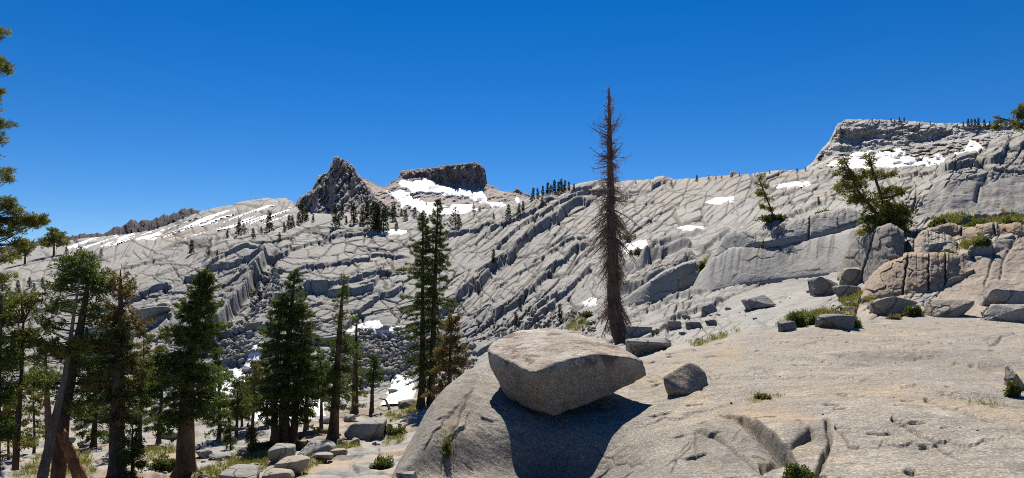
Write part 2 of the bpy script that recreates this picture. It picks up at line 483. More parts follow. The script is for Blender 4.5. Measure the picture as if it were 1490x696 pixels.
# strike of the sheet joints: slope of the ledge lines across the hill
su = np.array([-500, 0, 250, 400, 480, 560, 640, 700, 800, 900, 1000, 1100, 1250, 1500, 2000.])
sg = np.array([.1, .12, .3, .2, .02, .1, .5, .78, .75, .6, .5, .38, .25, .15, .1])
uu = np.arange(-500, 2001, 1.0)
Gs = np.cumsum(gsmooth(np.interp(uu, su, sg), 25, 0))
S = V0 + np.interp(U, uu, Gs)                # constant along a ledge
far = np.clip(150 / D, .55, 2.2)             # nearer: bigger features
hillR = sstep(905, 1000, U)
W_hill = sstep(7.7, 8.3, T) * (1 - hillR) + hillR * sstep(5.2, 5.9, T)
W_hill = W_hill * (1 - sstep(12.0, 12.6, T))
W_bench = sstep(4.6, 5.4, T) * (1 - sstep(7.9, 8.5, T)) * (1 - hillR)
W_fg = 1 - sstep(4.2, 5.0, T)
# calmer, bigger slabs in the right middle ground
calm = sstep(960, 1060, U) * (1 - sstep(9.2, 9.9, T)) * (1 - .75 * sstep(1190, 1260, U))
warp = fbm(U / 160 + 9, V0 / 55, 3, 3) * 16
# blocky jogs: joints cut the ledges into straight-edged pieces
jA = voro((U + .6 * S) / 42, S / 17, 7)[0] - .5
jB = voro((U + .6 * S) / 15, S / 7.5, 9)[0] - .5
warp = fbm(U / 220 + 9, V0 / 80, 3, 2) * 12
warp2 = jA * 8 + jB * 2.0
warp2 = warp2 * (1 - .75 * calm)
disp = np.zeros(U.shape)
crack = np.zeros(U.shape)
seam = np.zeros(U.shape)
pav = (1 - sstep(330, 420, U)) * sstep(10.1, 10.6, T)
rough_z = sstep(-.5, .4, fbm(U / 140 + 3, V0 / 60, 19, 3))      # smooth slabs here, broken rock there
def terrace(P, amp, seed, dens=0.0):
    p = -(S + warp + warp2 * min(1.0, P / 16)) / P
    lvl = np.floor(p); f = p - lvl
    # every ledge runs straight for a while, then ends at a joint
    seg = (U + .5 * S) / (P * 3.4) + _h(lvl.astype(np.int64), lvl.astype(np.int64) * 0 + 3, seed) * 7
    a = _h(np.floor(seg).astype(np.int64), lvl.astype(np.int64), seed + 1)
    a = np.clip((a - .42 + dens) * 2.6, 0, 1.25)
    r = min(.2, .7 / P + .02)
    prof = np.where(f < r, sstep(0, r, f), (1 - (f - r) / (1 - r)) ** 1.2)
    return amp * P * a * prof
hd = terrace(44.0, .17, 11) * (1 - .35 * pav)
hd += terrace(17.0, .18, 12, -.08) * (1 - .5 * calm) * (1 - .2 * pav) * (.15 + .85 * rough_z)
al_ = U + .55 * S
ss_ = S + warp
def joint(e, L, px, zone, depth):
    global crack
    w = px / L
    g_ = (1 - sstep(.2 * w, w, e)) * zone
    crack = np.maximum(crack, g_ * min(1, depth / 3))
    return -depth * g_
for (Lu, Ls, sh, off, gv, px, seed) in ((58, 28, .05, 2.0, 5.0, 2.4, 21), (23, 12, .07, 1.2, 3.4, 1.7, 22), (11, 5.2, .16, .8, 0, 1, 23)):
    cid, cx, cy, e = voro((al_ + 1.5 * fbm(U / 20, V0 / 10, seed + 50, 2)) / Lu, (ss_ + jA * 3 * (Ls < 20)) / Ls, seed, .95)
    zone = sstep(-.5, .1, fbm(U / 120 + seed, V0 / 50, seed + 3, 2)) * (.55 + .45 * rough_z)
    if Ls < 8: zone = rough_z * sstep(-.2, .3, fbm(U / 70 + seed, V0 / 30, seed + 3, 2))
    k_ = (1 - .6 * calm) * (.35 + .65 * zone)
    hd += k_ * ((cid - .5) * 2 * off + sh * Ls * cy * (.4 + 1.2 * cid) + cx * (cid - .5) * off * 1.2)
    if gv: hd += joint(e, Ls, px, zone * (1 - .45 * calm), gv)
# long straight joints crossing the slabs
for (th, sp_, dep, seed) in ((-62, 46, 3.2, 31), (-38, 60, 3.4, 32), (70, 58, 2.6, 33), (-12, 34, 2.6, 34)):
    a_ = math.radians(th)
    c = (U * math.sin(a_) + V0 * math.cos(a_) * 1.6 + 5 * fbm(U / 90, V0 / 60, seed + 7, 2)) / sp_
    k0 = np.floor(c); o_ = .2 + .6 * _h(k0.astype(np.int64), k0.astype(np.int64) * 0, seed)
    e = abs(c - k0 - o_)
    zz_ = sstep(.08, .3, fbm(U / 75 + k0 * 3.3, V0 / 40 + k0 * 1.7, seed + 2, 2))
    hd += joint(e, sp_, 1.5, zz_ * (1 - .3 * calm), dep)
hd += fbm(U / 7, V0 / 4, 43, 3) * .15
hd *= 1 - .35 * calm
slabs = np.zeros(U.shape)
for pts in ([(1008, 425), (1030, 382), (1110, 364), (1250, 338), (1262, 365), (1205, 394), (1100, 405)],
            [(1050, 440), (1090, 415), (1210, 400), (1255, 412), (1180, 452), (1090, 472), (1060, 462)],
            [(1335, 322), (1350, 275), (1420, 262), (1510, 250), (1700, 240), (1700, 316), (1510, 318)],
            [(1345, 462), (1385, 402), (1440, 367), (1500, 342), (1700, 340), (1700, 460)]):
    slabs = np.maximum(slabs, sstep(-4, 8, poly_sd(U, V0, pts)) * (T > 5) * (T < 9.6))
hd *= 1 - .88 * slabs
hd += slabs * fbm(U / 45, V0 / 25, 47, 4) * 2.0
hd += fbm(U / 60, V0 / 30, 41, 4) * 2.5 + fbm(U / 7, V0 / 4, 43, 3) * .18 * (1 - .6 * calm)
crack = crack * W_hill * (1 - .8 * slabs)
edge_fade = 1 - .35 * sstep(10.75, 11.1, T)
disp += hd * W_hill * PX * np.clip(far, .7, 1.4) * edge_fade
# the bench with the trees: low swells, ledges, scattered blocks
bx, by = G.X, D
bd = fbm(bx / 9, by / 9, 51, 4) * .45 + fbm(bx / 1.8, by / 2.4, 52, 4) * .16
cid, cx, cy, e = voro(bx / 3.2 + .2 * fbm(bx / 4, by / 4, 5, 2), by / 4.5, 54)
bd += (cid - .5) * .35 - .25 * (1 - sstep(0, .10, e))
disp += bd * W_bench
# foreground slab
fx, fy = G.X, D
fd = fbm(fx / 4.2, fy / 4.2, 61, 3) * .16 + fbm(fx / 1.3 + 3, fy / 1.3, 62, 3) * .04 + fbm(fx / .25, fy / .25, 63, 3) * .006
rib = fbm(fx / 2.2, fy / .45, 64, 4); fd += .012 * rib
fd -= .10 * sstep(.45, .8, fbm(fx / .55, fy / .4, 65, 3))
crest_keep = 1 - .75 * (1 - sstep(560, 720, U)) * sstep(3.2, 3.9, T)
disp += fd * W_fg * sstep(.2, 1.2, T) * crest_keep

def box_(pts, m):
    P = np.array(pts, float)
    return (U > P[:, 0].min() - m) & (U < P[:, 0].max() + m) & (V0 > P[:, 1].min() - m) & (V0 < P[:, 1].max() + m)
def lip(pts, H, L, t0, t1, wob=2.0, r=1.6, f0=.12, f1=.86):
    """a rock step: the ground above the line stands H px higher and eases back over L px"""
    m = box_(pts, L * 3 + 20) & (T > t0) & (T < t1)
    u, v = U[m], V0[m]
    jg = (voro(u / 30, v / 24, 76)[0] - .5) * 2.0 + (voro(u / 11, v / 10, 77)[0] - .5) * .5 if t0 > 5 else fbm(u / 22, v / 22, 78, 4)
    s, al = line_sd(u + wob * (vnoise(u / 40, v / 40, 71) + .4 * jg), v + wob * (vnoise(u / 40, v / 30, 72) + .8 * jg), pts)
    fade = sstep(0, f0, al) * (1 - sstep(f1, 1, al))
    ext = np.exp(-np.clip(-s, 0, None) / .6)
    pr = np.where(s > 0, sstep(0, r, s) * np.exp(-np.clip(s - r, 0, None) / L), 0)
    disp[m] += H * pr * fade * PX[m] * (1 + .2 * vnoise(u / 45, v / 45, 73))
def groove(pts, depth, w, t0, t1, wob=1.5):
    m = box_(pts, w * 4 + 6) & (T > t0) & (T < t1)
    u, v = U[m], V0[m]
    s, al = line_sd(u + wob * vnoise(u / 16, v / 16, 74), v + wob * vnoise(u / 13, v / 13, 75), pts)
    fade = sstep(0, .06, al) * (1 - sstep(.94, 1, al))
    disp[m] -= depth * np.exp(-(s / w) ** 2) * fade * PX[m]
    seam[m] = np.maximum(seam[m], np.exp(-(s / max(1.0, w * .55)) ** 2) * fade * min(1, depth / 3.5))
HL = (7.8, 11.2)
# the two long dark diagonal ledges and their companions, centre right
lip([(630, 468), (664, 448), (700, 415), (740, 383), (770, 352), (800, 330), (840, 305), (880, 290)], 15, 22, *HL, wob=4, r=4)
lip([(700, 478), (740, 452), (780, 425), (810, 395), (850, 368), (870, 350)], 11, 18, *HL, wob=4, r=3)
lip([(770, 470), (800, 440), (840, 410), (870, 385)], 7, 12, *HL, wob=3)
lip([(770, 395), (800, 368), (850, 352), (862, 345)], 6, 10, *HL, wob=3)
lip([(700, 352), (730, 335), (770, 322), (812, 300)], 7, 12, *HL, wob=3)
lip([(640, 352), (690, 340), (725, 326)], 6, 10, *HL, wob=3)
lip([(824, 302), (850, 288), (880, 282), (925, 288)], 8, 14, *HL, wob=2)
lip([(720, 430), (760, 400), (790, 385)], 4, 8, *HL, wob=3)
# left and centre wall
lip([(498, 482), (530, 452), (561, 432), (600, 418)], 8, 14, *HL, wob=3)
lip([(420, 402), (470, 392), (540, 378), (600, 372)], 6, 10, *HL, wob=3)
lip([(430, 428), (480, 424), (540, 410), (580, 400)], 7, 12, *HL, wob=3)
lip([(400, 372), (450, 356), (500, 344), (560, 342)], 5, 9, *HL, wob=3)
lip([(190, 446), (220, 430), (255, 424)], 9, 12, *HL, wob=3)
lip([(150, 470), (210, 462), (250, 455)], 6, 10, *HL, wob=3)
lip([(300, 400), (330, 380), (360, 372), (395, 368)], 7, 12, *HL, wob=3)
lip([(310, 430), (340, 415), (365, 405)], 6, 10, *HL, wob=3)
# the shaded gully wall left of centre
lip([(300, 520), (338, 470), (360, 440), (382, 400), (397, 368)], 26, 26, *HL, wob=4, r=7)
groove([(347, 492), (360, 462), (380, 428), (397, 385), (402, 366)], 8, 4, *HL)
# right: long slab edges
lip([(885, 440), (945, 424), (985, 402), (1020, 380)], 20, 26, 5.6, 11, wob=2, r=3)
lip([(890, 470), (935, 462), (985, 444), (1040, 430)], 9, 16, 5.3, 11, wob=2, r=2)
lip([(930, 400), (965, 372), (1000, 352), (1030, 340)], 9, 14, 6, 11, wob=2, r=2)
lip([(960, 468), (1010, 452), (1060, 446)], 6, 12, 5.2, 9, wob=2, r=2)
lip([(905, 410), (950, 388), (1000, 372), (1018, 366)], 14, 16, 6, 11, wob=2, r=3)
lip([(905, 452), (940, 446), (975, 430), (1008, 420)], 7, 12, 5.6, 11, wob=2)
lip([(1010, 425), (1040, 408), (1090, 402), (1140, 398), (1200, 385), (1225, 372)], 8, 30, 5.4, 10.5, wob=2, r=3)
lip([(1020, 375), (1045, 352), (1066, 338)], 9, 12, 6, 11, wob=2)
lip([(1078, 372), (1110, 362), (1150, 357), (1165, 350)], 6, 12, 6, 10.8, wob=2)
lip([(1110, 352), (1160, 350), (1200, 342), (1250, 325)], 8, 14, 6, 10.8, wob=2, r=3)
lip([(1105, 340), (1150, 325), (1200, 300)], 7, 12, 6, 10.8, wob=2, r=3)
lip([(1150, 402), (1180, 388), (1225, 370)], 6, 20, 5.4, 10.5, wob=2)
lip([(910, 470), (960, 462), (1005, 455)], 4, 8, 5.3, 9, wob=2)
lip([(1085, 450), (1120, 440), (1150, 430)], 3, 6, 5.3, 8, wob=2)
lip([(1310, 275), (1340, 266), (1366, 258)], 8, 10, 8, 10.2, wob=1, r=3)
groove([(1440, 262), (1425, 270), (1420, 296)], 4, 3, 7.5, 10)
groove([(1012, 425), (1018, 395), (1034, 372)], 6, 4, 5.4, 11)
# right foreground ledges (brown outcrop below the flowers)
lip([(1350, 336), (1400, 332), (1440, 330), (1490, 328)], 4, 10, 6.4, 8.6, wob=2, r=2)
lip([(1262, 405), (1300, 395), (1350, 372), (1380, 352)], 5, 16, 5.6, 8.6, wob=3, r=3)
groove([(1440, 330), (1446, 372), (1432, 420)], 2.5, 2, 5.4, 8.3)
groove([(1478, 350), (1460, 378), (1455, 410)], 2.0, 2, 5.4, 8.3)
# foreground slab: split block and thin cracks
FG = (1.6, 4.6)
m_ = (U > 980) & (U < 1200) & (V0 > 560) & (T > FG[0]) & (T < FG[1])
u_, v_ = U[m_], V0[m_]
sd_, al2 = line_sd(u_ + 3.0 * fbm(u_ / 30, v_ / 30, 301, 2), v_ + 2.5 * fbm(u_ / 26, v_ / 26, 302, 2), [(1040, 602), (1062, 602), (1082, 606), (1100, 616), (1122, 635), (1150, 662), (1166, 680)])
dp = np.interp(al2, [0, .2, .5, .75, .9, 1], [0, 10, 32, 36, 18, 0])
seam[m_] = np.maximum(seam[m_], np.where(sd_ < 0, np.exp(-((sd_ + 4) / 5.0) ** 2), np.exp(-(sd_ / 1.2) ** 2)) * np.clip(dp / 28, 0, 1))  # crevice riser and floor darkened: shade painted into the dark mask
disp[m_] -= dp * PX[m_] * np.where(sd_ < 0, sstep(0, 2.2, -sd_) * np.exp(-np.clip(-sd_ - 2.2, 0, None) / 24), 0)
groove([(1104, 684), (1128, 668), (1148, 654), (1186, 634)], 14, 4.5, *FG, wob=2)
groove([(1012, 626), (1040, 642), (1075, 668), (1110, 690), (1130, 700)], 7, 3.0, *FG)
groove([(1200, 612), (1208, 634), (1205, 655), (1196, 676), (1186, 700)], 11, 3.6, *FG, wob=4)
groove([(1012, 628), (1012, 680)], 3, 1.5, *FG)
for pts, H_, L_ in (([(1090, 512), (1180, 503), (1290, 508), (1400, 498), (1490, 500)], 2.2, 26), ([(1150, 548), (1250, 556), (1330, 572), (1420, 590), (1490, 598)], 3.0, 22),
                    ([(900, 620), (980, 604), (1060, 588), (1130, 576)], 2.6, 24), ([(1240, 660), (1320, 650), (1400, 655), (1490, 640)], 4.0, 22),
                    ([(690, 600), (660, 640), (640, 696)][::-1], 5.0, 18), ([(612, 690), (640, 630), (676, 575)], 4.0, 14), ([(960, 690), (1000, 660), (1010, 640)], 3.5, 16),
                    ([(1330, 540), (1400, 530), (1470, 538)], 2.4, 18), ([(1010, 560), (1080, 548), (1150, 540)], 1.8, 20)):
    lip(pts, H_, L_, *FG, wob=7, r=2, f0=.3, f1=.7)
groove([(1005, 640), (985, 668), (978, 698)], 3, 1.6, *FG, wob=4)
groove([(1250, 512), (1300, 520), (1380, 516)], 1.6, 1.3, *FG, wob=5)
groove([(1090, 540), (1180, 556), (1240, 552)], 1.6, 1.3, *FG, wob=5)
groove([(860, 640), (900, 668), (940, 676)], 2.2, 1.5, *FG, wob=5)
groove([(690, 560), (668, 610), (650, 660), (642, 698)], 4, 2.0, *FG, wob=5)
groove([(1344, 585), (1378, 596), (1400, 606), (1450, 621)], 9, 2.8, *FG)
groove([(1296, 619), (1320, 628), (1344, 644)], 9, 2.8, *FG)
groove([(1340, 641), (1372, 658), (1403, 674)], 3, 2, *FG)
groove([(1214, 626), (1228, 640), (1236, 652), (1252, 657)], 5, 2, *FG)
groove([(1214, 626), (1240, 632)], 3, 2, *FG)
groove([(942, 540), (965, 552), (1000, 546)], 2, 1.6, *FG)
groove([(1440, 505), (1458, 492), (1478, 486)], 3, 2, *FG)
groove([(1300, 598), (1345, 600)], 3, 2, *FG)
groove([(935, 548), (900, 560)], 2, 1.5, *FG)
G.Z = G.Z + disp
G.refresh()

# what grows or stains where (rock and soil colours; dark also carries painted crevice shade)
warm = np.zeros(U.shape); veg = warm.copy(); dark = warm.copy()
def area(arr, pts, soft, val, t0, t1, jag=6):
    P = np.array(pts, float)
    m = box_(pts, soft * 2 + jag * 2) & (T > t0) & (T < t1)
    u, v = U[m], V0[m]
    s = poly_sd(u, v, pts) + jag * fbm(u / 14, v / 8, 81, 3)
    arr[m] = np.maximum(arr[m], val * sstep(-soft, soft, s))
area(warm, [(1262, 402), (1290, 350), (1390, 335), (1410, 355), (1360, 400), (1330, 432), (1270, 430)], 6, .8, 5.2, 8.8)
area(warm, [(1340, 462), (1380, 400), (1430, 370), (1495, 340), (1495, 420), (1420, 462)], 12, .45, 5.0, 8.8)
area(warm, [(1200, 460), (1260, 440), (1330, 440), (1330, 462), (1240, 468)], 8, .45, 5.0, 8)
area(warm, [(1060, 585), (1140, 590), (1190, 612), (1190, 625), (1150, 628), (1080, 600)], 8, .55, *FG)
area(warm, [(1030, 505), (1085, 500), (1080, 530), (1035, 530)], 8, .35, *FG)
area(warm, [(1130, 560), (1300, 570), (1490, 600), (1490, 625), (1300, 590), (1120, 575)], 14, .3, *FG)
area(warm, [(630, 560), (700, 560), (690, 640), (640, 650)], 16, .25, *FG)
area(warm, [(215, 345), (290, 330), (330, 335), (300, 352), (230, 352)], 6, .5, 11, 12.2)
area(dark, [(1000, 690), (1010, 622), (1060, 600), (1110, 640), (1150, 665), (1120, 690)], 10, .35, *FG)
area(dark, [(1140, 622), (1206, 622), (1204, 650), (1170, 645)], 8, .4, *FG)
rs = random.Random(4)
for k in range(17):       # water streaks down the steep slab
    u0 = 1050 + k * 11.5 + rs.uniform(-5, 5); top = 366 - (u0 - 1050) * .13; w_ = rs.choice((1.6, 2.4, 3.4, 6)); ln = rs.uniform(24, 48)
    area(dark, [(u0, top), (u0 + w_, top - 1), (u0 + w_ - ln * .22, top + ln), (u0 - ln * .28, top + ln)], 1.3, rs.uniform(.5, 1.0), 6.5, 10.3, jag=.8)
for k in range(9):
    u0 = 1118 + k * 12 + rs.uniform(-4, 4)
    area(dark, [(u0, 322), (u0 + rs.choice((2, 4)), 320), (u0 - 7, 348), (u0 - 10, 348)], 1.3, rs.uniform(.5, 1.0), 7.5, 10.8, jag=.8)
for k in range(8):
    u0 = 1360 + k * 16 + rs.uniform(-5, 5)
    area(dark, [(u0, 270), (u0 + rs.choice((3, 7)), 268), (u0 - 4, 306), (u0 - 9, 306)], 4, rs.uniform(.25, .6), 7.5, 10.2, jag=4)
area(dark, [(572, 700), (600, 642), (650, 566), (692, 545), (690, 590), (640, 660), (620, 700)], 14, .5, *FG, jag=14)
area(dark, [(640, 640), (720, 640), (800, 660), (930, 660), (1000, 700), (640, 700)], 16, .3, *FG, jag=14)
area(dark, [(1230, 520), (1340, 510), (1490, 520), (1490, 545), (1300, 540)], 10, .22, *FG, jag=12)
# needle litter and soil on the bench
bt = sstep(5.0, 5.6, T) * (1 - sstep(7.2, 7.8, T)) * (1 - sstep(600, 700, U))
nz_ = fbm(G.X / 6 + 4, D / 9, 93, 4)
warm = np.maximum(warm, bt * .62 * sstep(.0, .35, nz_))
dark = np.maximum(dark, bt * .5 * sstep(.12, .5, fbm(G.X / 3 + 9, D / 5, 94, 4)))
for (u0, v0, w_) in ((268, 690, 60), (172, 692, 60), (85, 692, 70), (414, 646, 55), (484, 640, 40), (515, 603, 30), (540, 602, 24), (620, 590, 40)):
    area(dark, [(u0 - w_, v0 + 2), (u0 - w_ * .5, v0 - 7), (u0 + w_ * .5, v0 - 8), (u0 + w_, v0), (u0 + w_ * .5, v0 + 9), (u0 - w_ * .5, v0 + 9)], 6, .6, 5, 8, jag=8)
    area(warm, [(u0 - w_, v0 + 2), (u0 - w_ * .5, v0 - 9), (u0 + w_ * .5, v0 - 10), (u0 + w_, v0), (u0 + w_ * .5, v0 + 12), (u0 - w_ * .5, v0 + 12)], 6, .8, 5, 8, jag=8)
for pl in ([(1220, 335), (1300, 318), (1260, 300)],):
    pass
# grassy pockets
for pts, val, t0, t1 in (
    ([(285, 690), (330, 665), (395, 655), (420, 660), (380, 685), (330, 700)], .9, 4.8, 8),
    ([(420, 690), (470, 655), (520, 645), (525, 655), (480, 670), (440, 695)], .8, 4.8, 8),
    ([(200, 660), (250, 648), (270, 655), (220, 672)], .8, 4.8, 8),
    ([(555, 640), (590, 630), (590, 640), (560, 645)], .8, 4.8, 8),
    ([(20, 690), (60, 665), (130, 660), (140, 690)], .7, 4.8, 8),
    ([(560, 600), (610, 585), (612, 598), (565, 615)], .6, 4.8, 8.2),
    ([(1005, 500), (1060, 485), (1075, 480), (1040, 497), (1010, 504)], .9, 4.0, 7),
    ([(1130, 480), (1150, 460), (1240, 455), (1250, 472), (1180, 480)], .7, 4.4, 7),
    ([(1220, 440), (1270, 430), (1275, 440), (1230, 452)], .7, 5, 7.6),
    ([(1355, 330), (1420, 322), (1490, 318), (1490, 330), (1420, 335), (1360, 340)], .9, 6, 8.8),
    ([(1370, 372), (1400, 358), (1430, 350), (1430, 362), (1390, 378)], .8, 5.6, 8.6),
    ([(1008, 415), (1014, 392), (1030, 372), (1034, 378), (1020, 400), (1014, 420)], .8, 5.4, 11),
    ([(1080, 576), (1110, 570), (1142, 574), (1120, 582), (1090, 584)], .7, *FG),
    ([(1180, 326), (1210, 306), (1220, 312), (1195, 330)], .8, 7, 10.6),
    ([(1400, 586), (1450, 580), (1480, 590), (1440, 598)], .5, *FG),
    ([(925, 362), (945, 365), (940, 380), (925, 378)], .8, 8, 11),
    ([(820, 470), (850, 462), (860, 478), (830, 485)], .6, 7.4, 10),
    ([(560, 400), (590, 380), (640, 372), (640, 380), (590, 392)], .35, 8, 11),
    ([(640, 660), (650, 640), (660, 632), (656, 660), (640, 690)], .7, *FG)):
    area(veg, pts, 4, val, t0, t1)
# cracks collect soil and dark lichen; the split block's crevice gets painted shade
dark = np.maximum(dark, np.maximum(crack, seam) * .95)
warm = np.maximum(warm, .22 * sstep(820, 960, U) * sstep(9.2, 10.2, T) * sstep(-.4, .4, fbm(U / 60, V0 / 25, 87, 3)))
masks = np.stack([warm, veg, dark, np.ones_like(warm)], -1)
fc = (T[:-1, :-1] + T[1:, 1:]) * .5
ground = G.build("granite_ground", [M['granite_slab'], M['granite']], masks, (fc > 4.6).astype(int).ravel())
tag(ground, "pale granite slab and cracked hillside of ledges around the valley", "ground", kind="structure")

# land behind and beside the camera
xs = np.linspace(-60, 60, 61); ys = np.linspace(-60, 7, 35)
gx, gy = np.meshgrid(xs, ys)
gz = -2.75 - .9 * sstep(-2, -30, gx) * 8 + fbm(gx / 9, gy / 9, 91, 3) * .25 - .02 * abs(gx)
idx = np.arange(gx.size).reshape(gx.shape)
mesh_np("ground", np.stack([gx, gy, gz], -1).reshape(-1, 3),
        np.stack([idx[:-1, :-1], idx[:-1, 1:], idx[1:, 1:], idx[1:, :-1]], -1).reshape(-1, 4),
        granite_mat("granite_near", masks=False), smooth=True)
tag(bpy.data.objects["ground"], "granite ground around the camera in front of the slab", "ground", kind="structure")
a = np.arange(48) * 2 * math.pi / 48
tv = np.concatenate([[[0, 0, -70]], np.stack([9000 * np.cos(a), 9000 * np.sin(a), -70 + 0 * a], -1)])
tf = np.stack([np.zeros(48, int), 1 + np.arange(48), 1 + (np.arange(48) + 1) % 48], -1)
tag(mesh_np("terrain", tv, tf, granite_mat("granite_plain", masks=False)), "broad valley floor reaching the horizon", "terrain", kind="structure")

# ------------------------------------------------------------------ far mountains
def mountain(us_, lines, rows, mat, label, dispf, maskf=None, smooth=0.0):
    s = Sheet(us_, lines, rows, smooth)
    dispf(s)
    s.refresh()
    mk = maskf(s) if maskf else np.zeros(s.U.shape)
    o = s.build("mountain", mat, np.stack([mk, 0 * mk, 0 * mk, 0 * mk + 1], -1))
    tag(o, label, "mountain", kind="structure")
    return s

def ridged(x, y, seed, octv=5):
    s = 0; a = 1.0
    for k in range(octv):
        s = s + a * (1 - 2 * abs(vnoise(x, y, seed + k * 7))); x = x * 2.1 + 1.3; y = y * 2.1; a *= .55
    return s / 2

um = np.arange(385, 660, .8)
pk = [(385, 342), (407, 323), (422, 305), (432, 292), (455, 275), (463, 257), (478, 250), (482, 237), (489, 228), (493, 230), (504, 234), (517, 247), (525, 259), (544, 283), (558, 297), (580, 308), (610, 322), (660, 345)]
def pyr_d(s):
    n = ridged(s.U / 34 + .22 * s.V0 / 20, s.V0 / 60, 101) * 24 + ridged((s.U + s.V0 * .8) / 12, s.V0 / 26, 102) * 9 + fbm(s.U / 4, s.V0 / 4, 103, 3) * 5
    w = sstep(0, .5, s.T) * (1 - sstep(2.0, 2.3, s.T))
    s.D = s.D - n * w
    s.Z = (VH - s.V0) / F * s.D + (fbm(s.U / 7, s.T * 2, 104, 4) * 3.2 + fbm(s.U / 2.5, s.T * 2, 105, 2) * 1.5) * sstep(.4, 1.9, s.T)
    # a central arete: the face bends back on both sides
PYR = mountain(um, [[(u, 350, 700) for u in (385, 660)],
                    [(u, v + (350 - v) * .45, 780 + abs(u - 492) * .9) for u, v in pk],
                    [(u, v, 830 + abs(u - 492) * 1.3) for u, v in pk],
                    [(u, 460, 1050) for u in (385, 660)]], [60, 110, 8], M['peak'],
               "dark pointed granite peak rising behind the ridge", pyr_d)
um = np.arange(480, 850, .8)
mc = [(480, 310), (500, 300), (520, 272), (529, 259), (540, 266), (558, 274), (580, 259), (583, 249), (604, 247), (631, 244.5), (634, 244), (640, 241.5), (676, 238), (692, 236), (700, 240), (706, 247), (709, 268), (718, 273), (730, 280), (745, 279), (750, 277), (754, 275), (758, 280), (768, 283), (780, 289), (800, 298), (850, 320)]
mb = [(480, 312), (529, 262), (558, 276), (580, 263), (583, 262), (620, 263), (634, 270), (661, 276), (699, 277), (709, 273), (718, 276), (745, 282), (780, 292), (850, 323)]
def mesa_d(s):
    cl = sstep(1.05, 1.25, s.T) * (1 - sstep(2.0, 2.3, s.T))
    n = ridged(s.U / 12 + .4 * fbm(s.U / 30, s.V0 / 12, 118, 2), s.V0 / 70, 111, 4) * 10 + ridged(s.U / 27 + 3, s.V0 / 22, 119, 4) * 12 + fbm(s.U / 3, s.V0 / 7, 112, 3) * 6
    ap = (1 - sstep(.95, 1.1, s.T))
    n2 = ridged((s.U + s.V0 * 1.2) / 60, s.V0 / 30, 113, 3) * 14 + fbm(s.U / 6, s.V0 / 4, 114, 3) * 5
    s.D = s.D - (n - 16) * cl - n2 * ap
    s.Z = (VH - s.V0) / F * s.D + (fbm(s.U / 8, s.T, 115, 3) * 2.2 + fbm(s.U / 2.5, s.T * 2, 116, 2) * 1.2) * sstep(1.5, 2, s.T)
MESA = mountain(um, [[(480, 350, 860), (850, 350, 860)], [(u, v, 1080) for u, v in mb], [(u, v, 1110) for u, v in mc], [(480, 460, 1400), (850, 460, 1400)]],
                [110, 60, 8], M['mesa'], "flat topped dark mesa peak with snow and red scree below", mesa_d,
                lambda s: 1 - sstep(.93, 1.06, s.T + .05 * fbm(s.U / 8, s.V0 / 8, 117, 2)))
um = np.arange(-60, 340, .8)
rc = [(-60, 372), (60, 350), (92, 346), (110, 343), (156, 339.5), (166, 332), (178, 330), (191, 319.5), (201, 324), (212, 322), (221, 321), (232, 317), (246, 313), (262, 308), (276, 303.5), (288, 308), (302, 312), (320, 325), (340, 340)]
def rid_d(s):
    n = ridged(s.U / 16, s.V0 / 40, 121, 5) * 30
    s.D = s.D - n * (1 - sstep(1, 1.4, s.T))
    s.Z = (VH - s.V0) / F * s.D + (fbm(s.U / 9, s.T, 122, 4) * 7) * sstep(.5, 1, s.T)
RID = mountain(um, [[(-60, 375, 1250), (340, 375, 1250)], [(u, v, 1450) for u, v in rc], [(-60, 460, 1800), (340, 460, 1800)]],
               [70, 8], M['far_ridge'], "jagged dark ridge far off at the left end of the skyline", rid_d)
um = np.concatenate([np.arange(1150, 1510, .8), np.arange(1512, 1900, 6.0)])
cc = [(1150, 262), (1170, 250), (1183, 240), (1191, 226), (1200, 216), (1207, 207), (1213, 194), (1219, 183), (1231, 176), (1270, 177), (1311, 178), (1340, 181), (1368, 183), (1432, 184), (1500, 184), (1900, 190)]
cb = [(1150, 264), (1183, 246), (1200, 238), (1220, 226), (1260, 222), (1300, 214), (1340, 214), (1400, 206), (1430, 200), (1500, 200), (1900, 205)]
def cli_d(s):
    cl = sstep(1.0, 1.2, s.T) * (1 - sstep(2.0, 2.2, s.T))
    n = fbm(s.U / 40, s.V0 / 15, 132, 4) * 7
    for L1, L2, a_, sd_ in ((34, 13, 2.8, 131), (13, 7, 1.5, 138), (6, 3.5, .7, 139)):
        cid, cx, cy, e = voro((s.U + 5 * fbm(s.U / 14, s.V0 / 14, sd_ + 1, 3)) / L1, (s.V0 + .15 * s.U + 3 * fbm(s.U / 16, s.V0 / 9, sd_ + 2, 3)) / L2, sd_)
        n = n + a_ * ((cid - .5) * 1.1 + cx * .6 - .35 * cy) - .4 * a_ * (1 - sstep(0, 1.2 / L2, e))
    ap = 1 - sstep(.95, 1.1, s.T)
    s.D = s.D - n * cl - (fbm(s.U / 14, s.V0 / 5, 133, 4) * 8) * ap
    s.Z = (VH - s.V0) / F * s.D + (fbm(s.U / 10, s.T, 134, 3) * .8 + fbm(s.U / 2.6, s.T * 2, 135, 2) * .5) * sstep(1.5, 2, s.T)
CLI = mountain(um, [[(1150, 275, 330), (1900, 275, 330)], [(u, v, 418) for u, v in cb], [(u, v, 462) for u, v in cc], [(1150, 300, 640), (1900, 300, 640)]],
               [90, 70, 8], M['cliff'], "grey blocky cliff with a flat top at the right end of the skyline", cli_d,
               lambda s: .8 * (1 - sstep(.9, 1.1, s.T)))

